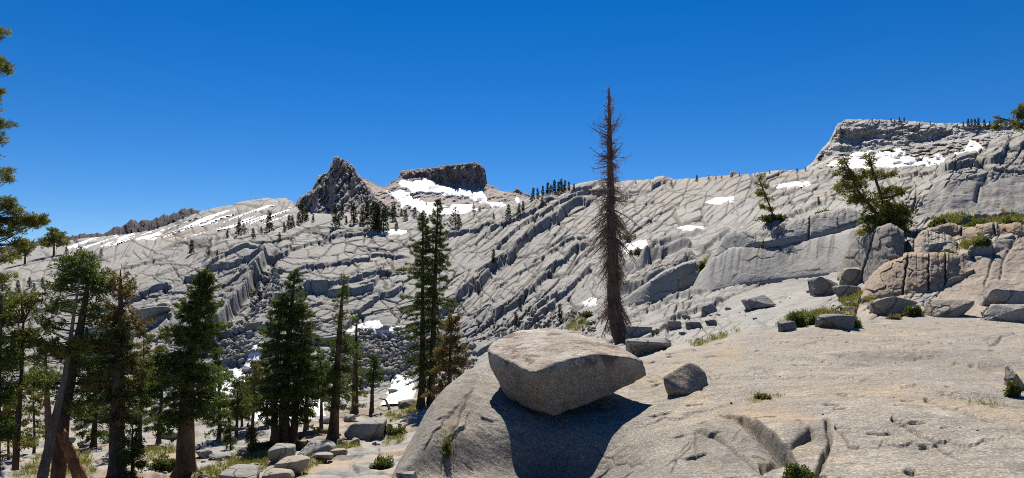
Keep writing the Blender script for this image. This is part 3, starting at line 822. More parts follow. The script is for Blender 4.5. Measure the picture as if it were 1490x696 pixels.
# ------------------------------------------------------------------ snow patches: each a sheet of snow lying on the rock
SNOW_POLYS = []
def snow_patch(s, pts, label, thick=.5, t0=0, t1=99, jag=4.0, lam=9.0, seed=0, thr=None, kind=None, name="snow_patch", group=None, one=False):
    P = np.array(pts, float); mg = 12
    if s is G and kind is None: SNOW_POLYS.append(pts)
    jc = np.nonzero((s.us > P[:, 0].min() - mg) & (s.us < P[:, 0].max() + mg))[0]
    jr = np.nonzero((s.t > t0) & (s.t < t1))[0]
    sl = np.ix_(jr, jc)
    u, v, d, z = s.U[sl], s.V[sl], s.D[sl], s.Z[sl]
    vs = gsmooth(gsmooth(v, 4, 0), 4, 1); zs = gsmooth(gsmooth(z, 4.5, 0), 4.5, 1); ds = gsmooth(gsmooth(d, 4.5, 0), 4.5, 1)
    sd = poly_sd(u, vs, pts) + jag * fbm(u / lam, vs / (lam * .45), 200 + seed, 4)
    if thr is not None: sd = np.minimum(sd, thr(u, vs))
    h = sstep(-1.2, 2.2, sd)
    zz = zs + .45 * thick * (h * 1.35 - .35) + thick * .07 * fbm(u / 12, vs / 6, 210, 2)
    keep = sd > -1.2
    fk = keep[:-1, :-1] & keep[1:, :-1] & keep[:-1, 1:] & keep[1:, 1:]
    if one:                                       # only the largest connected piece
        lab = np.where(fk, np.arange(fk.size).reshape(fk.shape) + 1, 0)
        for _ in range(400):
            p_ = np.pad(lab, 1); nl_ = np.where(fk, np.maximum.reduce([lab, p_[2:, 1:-1], p_[:-2, 1:-1], p_[1:-1, 2:], p_[1:-1, :-2]]), 0)
            if (nl_ == lab).all(): break
            lab = nl_
        vals, cnt = np.unique(lab[lab > 0], return_counts=True)
        fk = lab == vals[np.argmax(cnt)]
    idx = np.arange(u.size).reshape(u.shape)
    fa = np.stack([idx[:-1, :-1], idx[:-1, 1:], idx[1:, 1:], idx[1:, :-1]], -1)[fk]
    if len(fa) == 0: print("EMPTY SNOW", label); return
    V = np.stack([(u - UC) / F * ds, ds, zz], -1).reshape(-1, 3)
    used = np.unique(fa); rm = np.full(len(V), -1); rm[used] = np.arange(len(used))
    o = mesh_np(name, V[used], rm[fa], M['snow'], smooth=True)
    tag(o, label, "snow", group=group, kind=kind)
    return o
snow_patch(G, [(575, 545), (598, 548), (606, 572), (592, 590), (560, 600), (548, 600), (562, 578)], "white snow bank on the valley floor left of the tall twin pine", .6, 7, 9.6, jag=5, seed=1)
snow_patch(G, [(503, 482), (520, 474), (535, 468), (552, 468), (560, 478), (592, 472), (590, 481), (548, 486), (510, 486)], "snow strip along the top of the rubble slope", .5, 8, 10, jag=3, seed=2)
snow_patch(G, [(354, 532), (368, 504), (384, 494), (387, 510), (374, 530), (360, 540)], "snow tongue at the foot of the dark gully", .5, 7.5, 10, jag=3, seed=3)
snow_patch(G, [(306, 556), (330, 536), (356, 540), (354, 564), (330, 580), (310, 574)], "snow patch seen just right of the thick-trunked tree", .5, 7, 9.6, jag=5, seed=4)
snow_patch(G, [(366, 612), (372, 590), (400, 578), (440, 576), (470, 584), (475, 606), (440, 612), (400, 612)], "wide snow field on the valley floor behind the three-trunked tree", .6, 6.8, 9.2, jag=5, seed=5)
snow_patch(G, [(904, 366), (912, 355), (940, 348), (944, 358), (930, 366), (912, 368)], "snow patch in a hillside hollow right of the dead tree", .4, 8, 11, jag=2, seed=6)
snow_patch(G, [(845, 442), (858, 434), (868, 434), (868, 445), (850, 446)], "small snow patch left of the dead trunk low on the slope", .4, 7, 11, jag=1.5, seed=7)
snow_patch(G, [(1026, 294), (1040, 288), (1068, 286), (1068, 293), (1040, 298)], "clean snow patch high on the right slope above a thin snow line", .35, 9.2, 11.5, jag=1.5, seed=8)
snow_patch(G, [(985, 332), (1000, 329), (1026, 331), (1024, 335), (995, 336)], "thin snow line on the right slope below the clean patch", .7, 9, 11.2, jag=0, seed=9)
snow_patch(G, [(1124, 270), (1145, 266), (1178, 264), (1180, 270), (1150, 273), (1126, 274)], "flat snow strip below the skyline above the leaning sapling", .35, 9.5, 11.8, jag=1.5, seed=10)
snow_patch(G, [(556, 341), (562, 334), (580, 334), (592, 336), (590, 341)], "small snow patch among the ridge crest grove", .7, 10, 12, jag=0, one=True, seed=11)
snow_patch(CLI, [(1205, 240), (1230, 228), (1262, 222), (1320, 220), (1318, 226), (1300, 230), (1340, 232), (1400, 225), (1436, 222), (1400, 236), (1330, 248), (1240, 252)], "broken snow field along the foot of the grey cliff", 1.6, 0, 1.3, jag=9, lam=14, seed=12, thr=lambda u, v: 8 * (fbm((u + v) / 20, v / 5.5, 228, 4) + .42))
snow_patch(CLI, [(1400, 226), (1412, 204), (1420, 206), (1438, 222), (1420, 227)], "pointed snow patch at the right end of the cliff foot", 2.0, 0, 1.6, jag=2, seed=13)
snow_patch(MESA, [(583, 263), (620, 263), (634, 268), (660, 276), (700, 278), (712, 292), (735, 300), (742, 302), (715, 302), (690, 290), (660, 284), (640, 284), (600, 281), (580, 274)], "broad white snow apron under the mesa cliff", 4.0, 0, 1.25, jag=7, lam=16, seed=14)
snow_patch(MESA, [(560, 280), (585, 276), (600, 288), (620, 294), (640, 302), (690, 300), (700, 312), (620, 314), (600, 304), (575, 292)], "lower broken snow band on the red scree slope", 3.5, 0, 1.1, jag=9, lam=16, seed=15)
snow_patch(MESA, [(750, 290), (753, 287), (757, 292), (754, 296)], "tiny snow spot on the rocky knob right of the mesa", 3.0, 0, 1.6, jag=.8, seed=16)
def streaks2(u, v):
    return 9 * (fbm((u + 2.2 * v) / 22, (v + .3 * u) / 3.6, 225, 4) - .04)
def streaks(u, v):
    return 9 * (fbm((u + 2.2 * v) / 26, (v + .34 * u) / 3.2, 222, 4) - .18 + .25 * fbm(u / 60, v / 30, 223, 2))
snow_patch(G, [(96, 356), (140, 346), (200, 336), (240, 338), (232, 346), (190, 350), (150, 360), (100, 364)], "large snow field under the dark ridge on the far left", 1.0, 11, 13, jag=7, lam=12, seed=17, thr=streaks2)
snow_patch(G, [(215, 340), (300, 313), (372, 299), (424, 302), (420, 318), (360, 330), (250, 350)], "thin snow streaks across the far pale granite slope", 1.0, 11, 13, jag=4, lam=14, seed=18, thr=streaks, kind="stuff", name="snow")
#STAGE2
# ------------------------------------------------------------------ boulders
_ICO = {}
def ico(n):
    if n not in _ICO:
        bm = bmesh.new(); bmesh.ops.create_icosphere(bm, subdivisions=n, radius=1.0)
        V = np.array([v.co[:] for v in bm.verts]); V /= np.linalg.norm(V, axis=1)[:, None]
        Fa = np.array([[v.index for v in f.verts] for f in bm.faces]); bm.free()
        _ICO[n] = (V, Fa)
    return _ICO[n]

def hull_planes(pts):
    bm = bmesh.new()
    for p in pts: bm.verts.new(p)
    r = bmesh.ops.convex_hull(bm, input=bm.verts[:])
    bm.normal_update()
    out = []
    for f in bm.faces:
        n = f.normal; h = n.dot(f.verts[0].co)
        if h < 0: n, h = -n, -h
        out.append((*n, max(h, 1e-3)))
    bm.free()
    return np.array(out)

def rock_verts(pts, n=4, sharp=26, rough=.04, seed=1, fine=.012):
    """a boulder with the facets of the hull of pts, worn edges and a rough skin"""
    pts = np.asarray(pts, float); c = pts.mean(0); q = pts - c
    ext = np.ptp(q, axis=0); sc = ext / ext.max()
    dirs, Fa = ico(n)
    dirs = dirs * sc; dirs = dirs / np.linalg.norm(dirs, axis=1)[:, None]
    P = hull_planes(q)
    m = np.clip(dirs @ P[:, :3].T / P[:, 3], 1e-4, None)
    r = (m ** sharp).sum(1) ** (-1.0 / sharp)
    V = dirs * r[:, None]
    S_ = ext.max()
    k = 1 + rough * fbm3(V / (S_ * .28) + seed * 3.1, seed, 3) + fine * fbm3(V / (S_ * .05) + seed, seed + 3, 3)
    return V * k[:, None] + c, Fa

def rand_pts(w, d, h, seed, n=16, flat=.5):
    rg = np.random.default_rng(seed)
    a = rg.normal(size=(n, 3)); a /= np.linalg.norm(a, axis=1)[:, None]
    a = np.sign(a) * abs(a) ** flat
    a *= rg.uniform(.78, 1.0, (n, 1))
    mn, mx = a.min(0), a.max(0)
    a = (a - mn) / (mx - mn) - .5
    return a * np.array([w, d, h])

def rock(u, vb, w, h, label, mat='grey_boulder', seed=1, dr=.8, sink=.3, n=5, cat="boulder", name="boulder", group=None, tmin=0.0, sharp=64, rough=.085, tilt=0.0, flat=.4, rz=0.0):
    P = G.at(u, vb, tmin); m = P.y / F
    W, H = w * m, h * m / (1 - sink)
    pts = rand_pts(W, W * dr, H, seed, flat=flat)
    if tilt or rz:
        R = np.array(Matrix.Rotation(rz, 3, 'Z') @ Matrix.Rotation(tilt, 3, 'Y')); pts = pts @ R.T
    V, Fa = rock_verts(pts, n, sharp, rough, seed, fine=.022)
    V[:, 2] -= V[:, 2].min()
    o = mesh_np(name, V, Fa, M[mat], smooth=True)
    o.location = (P.x, P.y + W * dr * .3, P.z - H * sink)
    return tag(o, label, cat, group)

def p3(u, v, d): return ((u - UC) / F * d, d, (VH - v) / F * d)
# the perched boulder
pb = [p3(708, 510, 14.4), p3(713, 499, 14.9), p3(751, 480, 15.7), p3(790, 477, 16.0), p3(839, 481, 16.0), p3(878, 494, 15.4), p3(918, 513, 14.8),
      p3(775, 543, 12.95), p3(812, 526, 13.25), p3(866, 514, 13.6), p3(918, 520, 13.9), p3(936, 526, 14.3), p3(941, 546, 14.3),
      p3(893, 573, 13.9), p3(847, 591, 13.6), p3(807, 606, 13.45), p3(776, 599, 13.6), p3(739, 582, 14.0), p3(733, 565, 14.0), p3(711, 534, 14.3),
      p3(745, 555, 15.6), p3(800, 575, 15.8), p3(880, 560, 15.7)]
V, Fa = rock_verts(pb, 6, 95, .034, 5, .016)
vc = V.mean(0); q_ = V - vc
chip = np.clip(fbm3(q_ * 1.7 + 4, 15, 4) - .25, 0, 1) * .10 + .016 * fbm3(q_ * 3.6, 16, 3) + .5 * np.clip(fbm3(q_ * 5.5 + 2, 17, 2) - .5, 0, .2) * .12
V = vc + q_ * (1 - chip)[:, None]
c0 = V.mean(0); c0[2] = V[:, 2].min()
o = mesh_np("boulder", V - c0, Fa, M['perched'], smooth=True); o.location = c0
tag(o, "big flat topped boulder perched on the slab, casting a large shadow", "boulder")
dS = G.at(1000, 574, 1.5).y - 15.15
def q3(u, v, d): return p3(u, v, d + dS)
sb = [q3(963, 548, 15.3), q3(966, 563, 15.2), q3(985, 535, 15.5), q3(1000, 527, 15.6), q3(1013, 529, 15.7), q3(1027, 541, 15.7), q3(1031, 556, 15.6),
      q3(1031, 574, 15.4), q3(1000, 572, 15.0), q3(968, 572, 15.2), q3(975, 560, 16.3), q3(1020, 560, 16.4), q3(1005, 532, 16.2), q3(980, 590, 15.6), q3(1025, 590, 15.7)]
V, Fa = rock_verts(sb, 5, 30, .035, 7, .014)
c0 = V.mean(0); c0[2] = V[:, 2].min()
o = mesh_np("boulder", V - c0, Fa, M['perched'], smooth=True); o.location = c0
tag(o, "small dark angular rock on the slab just right of the perched boulder", "boulder")

RK = [ # u, base v, w, h, label, material, seed, depth ratio, kwargs
 (1390, 461, 66, 29, "rounded tan boulder at the slab's top edge left of the two pale blocks", 'tan_boulder', 31, .7, dict(n=5, sharp=14)),
 (1468, 449, 68, 30, "long pale boulder lying behind the lower white block", 'grey_boulder', 32, .8, dict(n=5, sharp=16)),
 (1474, 469, 58, 26, "low pale block in front of the long boulder at the right edge", 'grey_boulder', 33, .9, dict(n=5)),
 (1303, 458, 62, 28, "flat grey outcrop boulder with a bush at its right end", 'tan_boulder', 34, .8, dict(n=5, sharp=16)),
 (1235, 433, 40, 19, "smooth oval grey boulder under the dark outcrop", 'grey_boulder', 35, .7, dict(sharp=12)),
 (1206, 429, 46, 27, "cracked grey boulder left of the smooth oval one", 'dark_boulder', 36, .8, {}),
 (1204, 428, 22, 10, "small rounded stone at the foot of the cracked grey boulder", 'grey_boulder', 37, .8, dict(sharp=12)),
 (1147, 483, 24, 16, "small brown block beside the green bush on the slab edge", 'dark_boulder', 38, .8, {}),
 (1106, 449, 46, 15, "flat slanting slab fragment on the pale smooth slope", 'grey_boulder', 39, .6, dict(tilt=-.25)),
 (1034, 456, 24, 15, "squared pale block on the slope", 'grey_boulder', 40, .8, dict(tilt=-.2, flat=.3)),
 (982, 480, 20, 13, "small white squared block right of the dead tree", 'grey_boulder', 41, .8, dict(flat=.3)),
 (1012, 478, 24, 10, "low dark stone right of the small white block", 'dark_boulder', 42, .8, {}),
 (1036, 474, 18, 9, "dark flat stone at the edge of the grass pocket", 'dark_boulder', 43, .8, {}),
 (948, 514, 74, 24, "white sunlit slab at the foot of the dead tree", 'grey_boulder', 44, .6, dict(n=5, sharp=16, sink=.3)),
 (930, 490, 40, 18, "speckled grey boulder behind the dead trunk", 'grey_boulder', 45, .7, {}),
 (1220, 478, 54, 22, "dark mossy boulder between two green bushes", 'dark_boulder', 46, .7, dict(sharp=14)),
 (1368, 368, 44, 16, "white flat stone among the flowers", 'grey_boulder', 47, .6, dict(tmin=5.2)),
 (1248, 412, 40, 24, "pinkish lumpy rock below the dark split boulder", 'tan_boulder', 57, .8, dict(n=4, tmin=5.2)),
 (1486, 566, 34, 34, "pale orange stained boulder cut by the right edge of the slab", 'tan_boulder', 58, .8, dict(n=5)),
 # lower left
 (408, 674, 46, 33, "rounded white boulder in front of the three-trunked tree", 'grey_boulder', 61, .9, dict(n=5, tmin=5)),
 (458, 663, 58, 24, "dark-cracked wedge boulder right of the rounded white one", 'grey_boulder', 62, .8, dict(n=5, tmin=5)),
 (530, 639, 66, 38, "big wedge boulder with a smooth shaded end, right of the leaning trunk", 'grey_boulder', 63, .9, dict(n=5, tmin=5, tilt=-.15)),
 (420, 688, 60, 24, "pinkish flat boulder below the rounded white one", 'tan_boulder', 64, .9, dict(n=5, tmin=5)),
 (345, 699, 62, 22, "grey boulder at the bottom of the frame left of the pinkish one", 'grey_boulder', 65, .9, dict(n=5, tmin=5)),
 (400, 699, 50, 16, "low tan rock at the very bottom edge", 'tan_boulder', 66, .9, dict(n=4, tmin=5)),
 (515, 648, 20, 11, "tan stone at the near foot of the big wedge boulder", 'tan_boulder', 67, .9, dict(tmin=5)),
 (465, 672, 36, 11, "pale flat stone in the grass below the wedge boulders", 'grey_boulder', 68, .9, dict(tmin=5)),
 (492, 662, 26, 9, "cream flat stone beside the grass strip", 'tan_boulder', 69, .9, dict(tmin=5)),
 (294, 667, 24, 14, "two-toned grey stone right of the thick-trunked tree", 'grey_boulder', 70, .9, dict(tmin=5)),
 (318, 670, 36, 10, "flat pale stone next to the two-toned grey one", 'grey_boulder', 71, .9, dict(tmin=5)),
 (508, 614, 18, 12, "small pale rock behind the leaning trunk", 'grey_boulder', 72, .9, dict(tmin=5)),
 (472, 617, 24, 14, "white rock on the snow edge left of the leaning trunk", 'grey_boulder', 73, .9, dict(tmin=5)),
 (572, 574, 18, 9, "dark rock sitting in the valley snow bank", 'dark_boulder', 74, .9, dict(tmin=5)),
 (590, 592, 26, 12, "dark rough rock left of the tall twin pine", 'dark_boulder', 75, .9, dict(tmin=5)),
 (244, 638, 30, 12, "low grey rock left of the thick-trunked tree", 'grey_boulder', 76, .9, dict(tmin=5)),
 (150, 512, 70, 40, "large bright slab block seen between the left trees", 'grey_boulder', 77, .8, dict(n=5, tmin=6, tilt=-.2)),
 (220, 470, 46, 26, "domed grey rock left of the gully", 'grey_boulder', 78, .8, dict(n=4, tmin=7, sharp=12)),
 (590, 700, 30, 12, "grey rock in the crack at the foot of the slab", 'grey_boulder', 79, .9, {}),
]
for (u, vb, w, h, lab, mat, seed, dr, kw) in RK:
    if kw.get('tmin') == 5: kw = dict(dict(sharp=17, flat=.65), **kw); h *= .85
    rock(u, vb, w, h, lab, mat, seed, dr, **kw)

def block(u0, u1, vb, vt, d, back, label, mat, seed, n=5):
    """a jointed block: its front leans back by back metres from foot to brim, its top runs into the slope behind"""
    rg = np.random.default_rng(seed); q = []
    for (u, v, dd) in ((u0, vb + 6, 0), (u1, vb + 6, .1), ((u0 + u1) / 2, vb + 8, -.15), (u0 + 2, vb - (vb - vt) * .55, back * .4), (u1 - 2, vb - (vb - vt) * .5, back * .45),
                       (u0 + 5, vt + 3, back), (u1 - 4, vt + 2, back), ((u0 + u1) / 2, vt, back * .9), (u0 + 7, vt - 4, back + 1.6), (u1 - 6, vt - 5, back + 1.6),
                       (u0, vb + 10, back + 2.2), (u1, vb + 10, back + 2.2), (u0 + 3, vt + 8, back + 2.3), (u1 - 3, vt + 8, back + 2.3)):
        q.append(p3(u + rg.uniform(-2, 2), v + rg.uniform(-2, 2), d + dd + rg.uniform(-.1, .1)))
    V, Fa = rock_verts(q, n, 90, .05, seed, .025)
    c0 = V.mean(0); c0[2] = V[:, 2].min()
    o = mesh_np("boulder", V - c0, Fa, M[mat], smooth=True); o.location = c0
    return tag(o, label, "boulder")
def ledge(base, brim, lean, top, label, mat, joints=(), tmin=5.1, rough=1.0, streaks=None, seed=1, cat="rock outcrop"):
    """one outcrop of bedrock: a jointed face from the base line up to the brim, leaning back lean metres, and a top running back top metres"""
    ba, br = np.array(base, float), np.array(brim, float)
    u_ = np.arange(max(ba[0, 0], br[0, 0]), min(ba[-1, 0], br[-1, 0]) + .1, .8)
    vb_ = np.interp(u_, ba[:, 0], ba[:, 1]); vf_ = np.interp(u_, br[:, 0], br[:, 1])
    k_ = np.array([[q, G.at(q, np.interp(q, ba[:, 0], ba[:, 1]), tmin).y] for q in np.linspace(u_[0], u_[-1], 9)])
    d0 = gsmooth(np.interp(u_, k_[:, 0], k_[:, 1]), 14, 0) - .35
    jz = 1.3 * (voro(u_ / 16, u_ * 0 + seed, seed)[0] - .5) * 4 * rough
    vf_ = np.minimum(vf_ + jz, vb_ - 1) + 1.6 * rough * fbm(u_ / 7, u_ * 0 + seed, seed, 3)
    ln = [np.stack([u_, v, d], -1) for v, d in ((vb_ + 9, d0 - .1), (vb_, d0), (vf_ * .55 + vb_ * .45, d0 + lean * .42), (vf_, d0 + lean), (vf_ - 2.5, d0 + lean + top * .5), (vf_ + 3, d0 + lean + top), (vf_ + 30, d0 + lean + top * 1.4))]
    s_ = Sheet(u_, ln, [6, 26, 34, 14, 10, 6])
    w = sstep(.3, 1.2, s_.T) * (1 - sstep(3.4, 4.2, s_.T)); px = s_.D / F
    cid, cx, cy, e = voro((s_.U + 4 * fbm(s_.U / 12, s_.V0 / 12, seed + 4, 2)) / 26, s_.V0 / 19, seed + 2)
    cut = (cid - .5) * 5 * rough + cx * (cid - .5) * 6 * rough - 1.2 * rough * (1 - sstep(0, .07, e)) + 2.2 * rough * fbm(s_.U / 13, s_.V0 / 10, seed + 6, 4)
    dk = .3 * (1 - sstep(0, .06, e)) * min(1, rough)
    for (ju, jv) in joints:
        x = abs(s_.U - np.interp(s_.V0, [vf_.min(), vb_.max()], [ju, jv]) - 1.5 * fbm(s_.V0 / 9, s_.U * 0 + ju, seed + 8, 2))
        cut = cut - 7 * np.exp(-(x / 1.5) ** 2); dk = np.maximum(dk, .9 * np.exp(-(x / 1.3) ** 2))
    s_.D = s_.D - cut * px * w
    s_.Z = (VH - s_.V0) / F * s_.D + 1.0 * rough * px * fbm(s_.U / 8, s_.T * 2, seed + 9, 3) * sstep(1, 3, s_.T)
    if streaks:
        r_ = random.Random(seed)
        for _ in range(streaks):
            c = r_.uniform(u_[0] + 30, u_[-1] - 6); wd_ = r_.choice((1.2, 1.8, 2.6, 5)); ln_ = r_.uniform(.5, 1.0); a0 = r_.uniform(.45, .95)
            x = s_.U - c + 10 * (3.2 - s_.T) / 2.2
            dk = np.maximum(dk, a0 * np.exp(-((x + 1.2 * fbm(s_.V0 / 14, s_.U / 9, seed + 11, 2)) / wd_) ** 2) * sstep(3.2 - 2.2 * ln_, 3.2 - 1.2 * ln_, s_.T) * (1 - sstep(3.0, 3.4, s_.T)))
    s_.refresh()
    V = np.stack([s_.X, s_.D, s_.Z], -1).reshape(-1, 3); c0 = V.mean(0); c0[2] = V[:, 2].min()
    mk = np.stack([0 * dk, 0 * dk, dk, 0 * dk + 1], -1).reshape(-1, 4)
    o = mesh_np("rock_outcrop", V - c0, s_.faces(), M[mat], smooth=True, attrs={"masks": mk}); o.location = c0
    return tag(o, label, cat)
M['brown_ledge'] = granite_mat("brown_ledge", base=(.40, .245, .135), cool=(.37, .27, .18), lichen=.6, ochre=.6, blotch=.4)
M['tan_ledge'] = granite_mat("tan_ledge", base=(.42, .335, .24), cool=(.37, .32, .255), lichen=.6, ochre=.6, blotch=.4)
M['grey_ledge'] = granite_mat("grey_ledge", base=(.36, .345, .32), cool=(.31, .31, .30), lichen=.4, ochre=.1, blotch=.25)
ledge([(1252, 436), (1300, 428), (1330, 426), (1362, 420), (1390, 408), (1416, 392)], [(1252, 430), (1264, 404), (1285, 384), (1320, 373), (1345, 370), (1380, 371), (1400, 376), (1416, 390)], 2.0, 1.6,
      "orange brown jointed rock face under the flower ledge", 'brown_ledge', [(1322, 1312), (1352, 1350), (1376, 1374)], seed=61)
ledge([(1276, 392), (1310, 380), (1350, 376), (1395, 372), (1412, 366)], [(1276, 388), (1290, 362), (1312, 346), (1330, 352), (1345, 338), (1372, 342), (1392, 352), (1412, 362)], 1.8, 1.4,
      "lumpy tan outcrop stepped above the orange brown face", 'tan_ledge', [(1332, 1326)], tmin=5.3, rough=1.5, seed=62)
M['dark_ledge'] = granite_mat("dark_ledge", base=(.24, .21, .18), cool=(.20, .185, .17), lichen=.9, blotch=.5)
ledge([(1218, 404), (1245, 408), (1270, 410), (1300, 402), (1316, 392)], [(1218, 398), (1232, 366), (1250, 346), (1268, 338), (1296, 330), (1316, 340)], 1.6, 1.6,
      "dark split boulder beneath the bushy leaning pine", 'dark_ledge', [(1276, 1252)], tmin=5.2, rough=1.2, seed=70, cat="boulder")
ledge([(1350, 345), (1400, 342), (1440, 341), (1496, 340)], [(1350, 336), (1380, 329), (1410, 332), (1450, 327), (1496, 329)], .5, 1.2,
      "thin dark brown rock lip right below the flower clumps", 'brown_ledge', [(1400, 1399), (1446, 1448)], tmin=5.5, rough=.8, seed=63)
ledge([(1004, 432), (1040, 422), (1090, 412), (1150, 405), (1205, 398), (1262, 384)], [(1004, 428), (1018, 400), (1036, 380), (1060, 364), (1110, 356), (1160, 352), (1210, 344), (1262, 330)], 4.2, 2.5,
      "steep smooth grey slab face with dark water streaks in mid picture", 'grey_ledge', [], tmin=5.3, rough=.35, streaks=34, seed=64)
ledge([(896, 448), (940, 442), (975, 430), (1004, 416), (1022, 400)], [(896, 444), (930, 420), (965, 398), (995, 384), (1012, 381), (1022, 390)], 1.2, 3.0,
      "long wedge of granite with a dark underside right of the dead tree", 'grey_ledge', [], tmin=5.3, rough=.6, seed=66)
ledge([(1040, 372), (1075, 360), (1110, 352)], [(1040, 368), (1058, 340), (1082, 336), (1110, 346)], 1.0, 2.0,
      "small dark-faced ledge above the left end of the streaked face", 'grey_ledge', [], tmin=6.5, rough=.8, seed=67)
ledge([(1112, 352), (1160, 346), (1210, 336), (1250, 326)], [(1112, 346), (1145, 328), (1190, 312), (1225, 304), (1250, 312)], 1.8, 2.0,
      "stepped grey ledge with streaks above the long steep slab", 'grey_ledge', [(1180, 1176)], tmin=6.5, rough=.6, streaks=12, seed=68)

# loose rocks, one object each, copies of a few shapes
rng = np.random.default_rng(12)
protos = []
for k in range(5):
    V, Fa = rock_verts(rand_pts(1, .9, .62, 300 + k), 3, 22, .05, 300 + k)
    V[:, 2] -= V[:, 2].min()
    me = mesh_np("rock", V, Fa, M[('grey_boulder', 'tan_boulder', 'grey_boulder', 'dark_boulder', 'grey_boulder')[k]], smooth=True)
    protos.append(me)
used = [False] * 5
def loose(poly, n, wr, label, group, tmin, sel=(0, 1, 2, 4)):
    P = np.array(poly, float); c = 0; tries = 0
    while c < n and tries < 4000:
        tries += 1
        u = rng.uniform(P[:, 0].min(), P[:, 0].max()); v = rng.uniform(P[:, 1].min(), P[:, 1].max())
        if poly_sd(np.array([u]), np.array([v]), poly)[0] < 0: continue
        b = G.at(u, v, tmin); k = int(rng.choice(sel))
        if used[k]: o = protos[k].copy(); COL.objects.link(o)
        else: o = protos[k]; used[k] = True
        w = rng.uniform(*wr) * rng.uniform(.7, 1.3) * b.y / F
        o.scale = (w, w, w * rng.uniform(.6, 1.1)); o.rotation_euler = (rng.normal() * .2, rng.normal() * .2, rng.uniform(0, 6.3))
        o.location = b - Vector((0, 0, w * .1))
        tag(o, label, "rock", group); c += 1
loose([(940, 480), (1000, 462), (1060, 448), (1075, 478), (1000, 500), (960, 500)], 14, (5, 12), "small loose rock on the gravelly strip between the dead tree and the slab", "loose rocks right of the dead tree", 4.6)
loose([(1060, 440), (1180, 425), (1190, 450), (1090, 470)], 8, (3, 8), "small loose rock on the pale smooth slope in mid picture", "loose rocks on the smooth slope", 4.8)
loose([(1200, 420), (1290, 422), (1270, 460), (1215, 455)], 18, (4, 12), "small loose rock in the soil pocket under the brown face", "loose rocks under the brown face", 4.8)
loose([(1270, 350), (1300, 335), (1440, 330), (1420, 368), (1340, 378), (1280, 395)], 8, (5, 12), "loose rock on the brown outcrop below the flower ledge", "loose rocks on the brown outcrop", 5.4, (1, 3))
loose([(150, 660), (420, 620), (600, 600), (590, 640), (440, 690), (200, 695)], 34, (4, 10), "small loose rock on the open ground under the left trees", "loose rocks on the tree bench", 4.9)
loose([(20, 640), (150, 615), (260, 600), (260, 640), (100, 660)], 22, (6, 14), "grey loose rock on the ground behind the leftmost trunks", "loose rocks behind the leftmost trunks", 5.2)
loose([(700, 600), (760, 612), (860, 606), (960, 580), (1040, 570), (1050, 586), (960, 600), (800, 640)], 16, (1.5, 5), "pebble sized stone near the foot of the perched boulder", "stones around the perched boulder", 1.5)
loose([(1090, 540), (1490, 500), (1490, 640), (1240, 690), (1040, 580)], 9, (2, 5), "pebble sized stone lying on the big foreground slab", "stones on the foreground slab", 1.5)
for k, p in enumerate(protos):
    if not used[k]: bpy.data.objects.remove(p)

def rubble(poly_list, label, tmin, tmax, name="rubble", seed=5):
    rg = np.random.default_rng(seed)
    base = [rock_verts(rand_pts(1, .85, .6, 500 + k, flat=.35), 2, 30, .03, 500 + k) for k in range(6)]
    VV, FF, off = [], [], 0
    for poly, n, (w0, w1) in poly_list:
        P = np.array(poly, float); c = 0
        us_ = rg.uniform(P[:, 0].min(), P[:, 0].max(), n * 6); vs_ = rg.uniform(P[:, 1].min(), P[:, 1].max(), n * 6)
        ok = np.nonzero(poly_sd(us_, vs_, poly) + 6 * fbm(us_ / 14, vs_ / 8, 512, 2) > 0)[0][:n]
        for i in ok:
            if any(poly_sd(us_[i:i + 1], vs_[i:i + 1], sp_)[0] > -1.5 for sp_ in SNOW_POLYS) and rg.random() < .93: continue
            b = G.at(us_[i], vs_[i], tmin)
            w = (w0 + (w1 - w0) * rg.random() ** 2.2) * b.y / F
            V, Fa = base[rg.integers(6)]
            R = np.array(Matrix.Rotation(rg.uniform(0, 6.3), 3, 'Z') @ Matrix.Rotation(rg.normal() * .5, 3, 'X') @ Matrix.Rotation(rg.normal() * .4, 3, 'Y'))
            VV.append(V @ R.T * w + np.array([b.x, b.y, b.z + .12 * w])); FF.append(Fa + off); off += len(V)
    o = mesh_np(name, np.concatenate(VV), np.concatenate(FF), M['grey_boulder'], smooth=False)
    return tag(o, label, "rubble", kind="stuff")
rubble([([(505, 492), (530, 480), (600, 480), (612, 520), (600, 560), (560, 555), (500, 560), (470, 590), (468, 530)], 1500, (3, 11)),
        ([(300, 600), (340, 545), (400, 520), (470, 530), (470, 590), (380, 606)], 420, (4, 14)),
        ([(60, 620), (120, 560), (210, 545), (320, 560), (310, 610), (180, 630)], 520, (4, 15)),
        ([(610, 500), (690, 500), (700, 540), (640, 580), (610, 580)], 300, (3, 12)),
        ([(330, 470), (352, 470), (372, 500), (350, 530), (320, 520)], 160, (4, 13)),
        ([(375, 410), (402, 372), (410, 400), (395, 440), (362, 480), (356, 470)], 160, (3, 9)),
        ([(690, 470), (760, 455), (860, 450), (880, 480), (760, 520)], 160, (3, 12))],
       "grey broken talus blocks covering the valley foot of the wall", 7.0, 11)

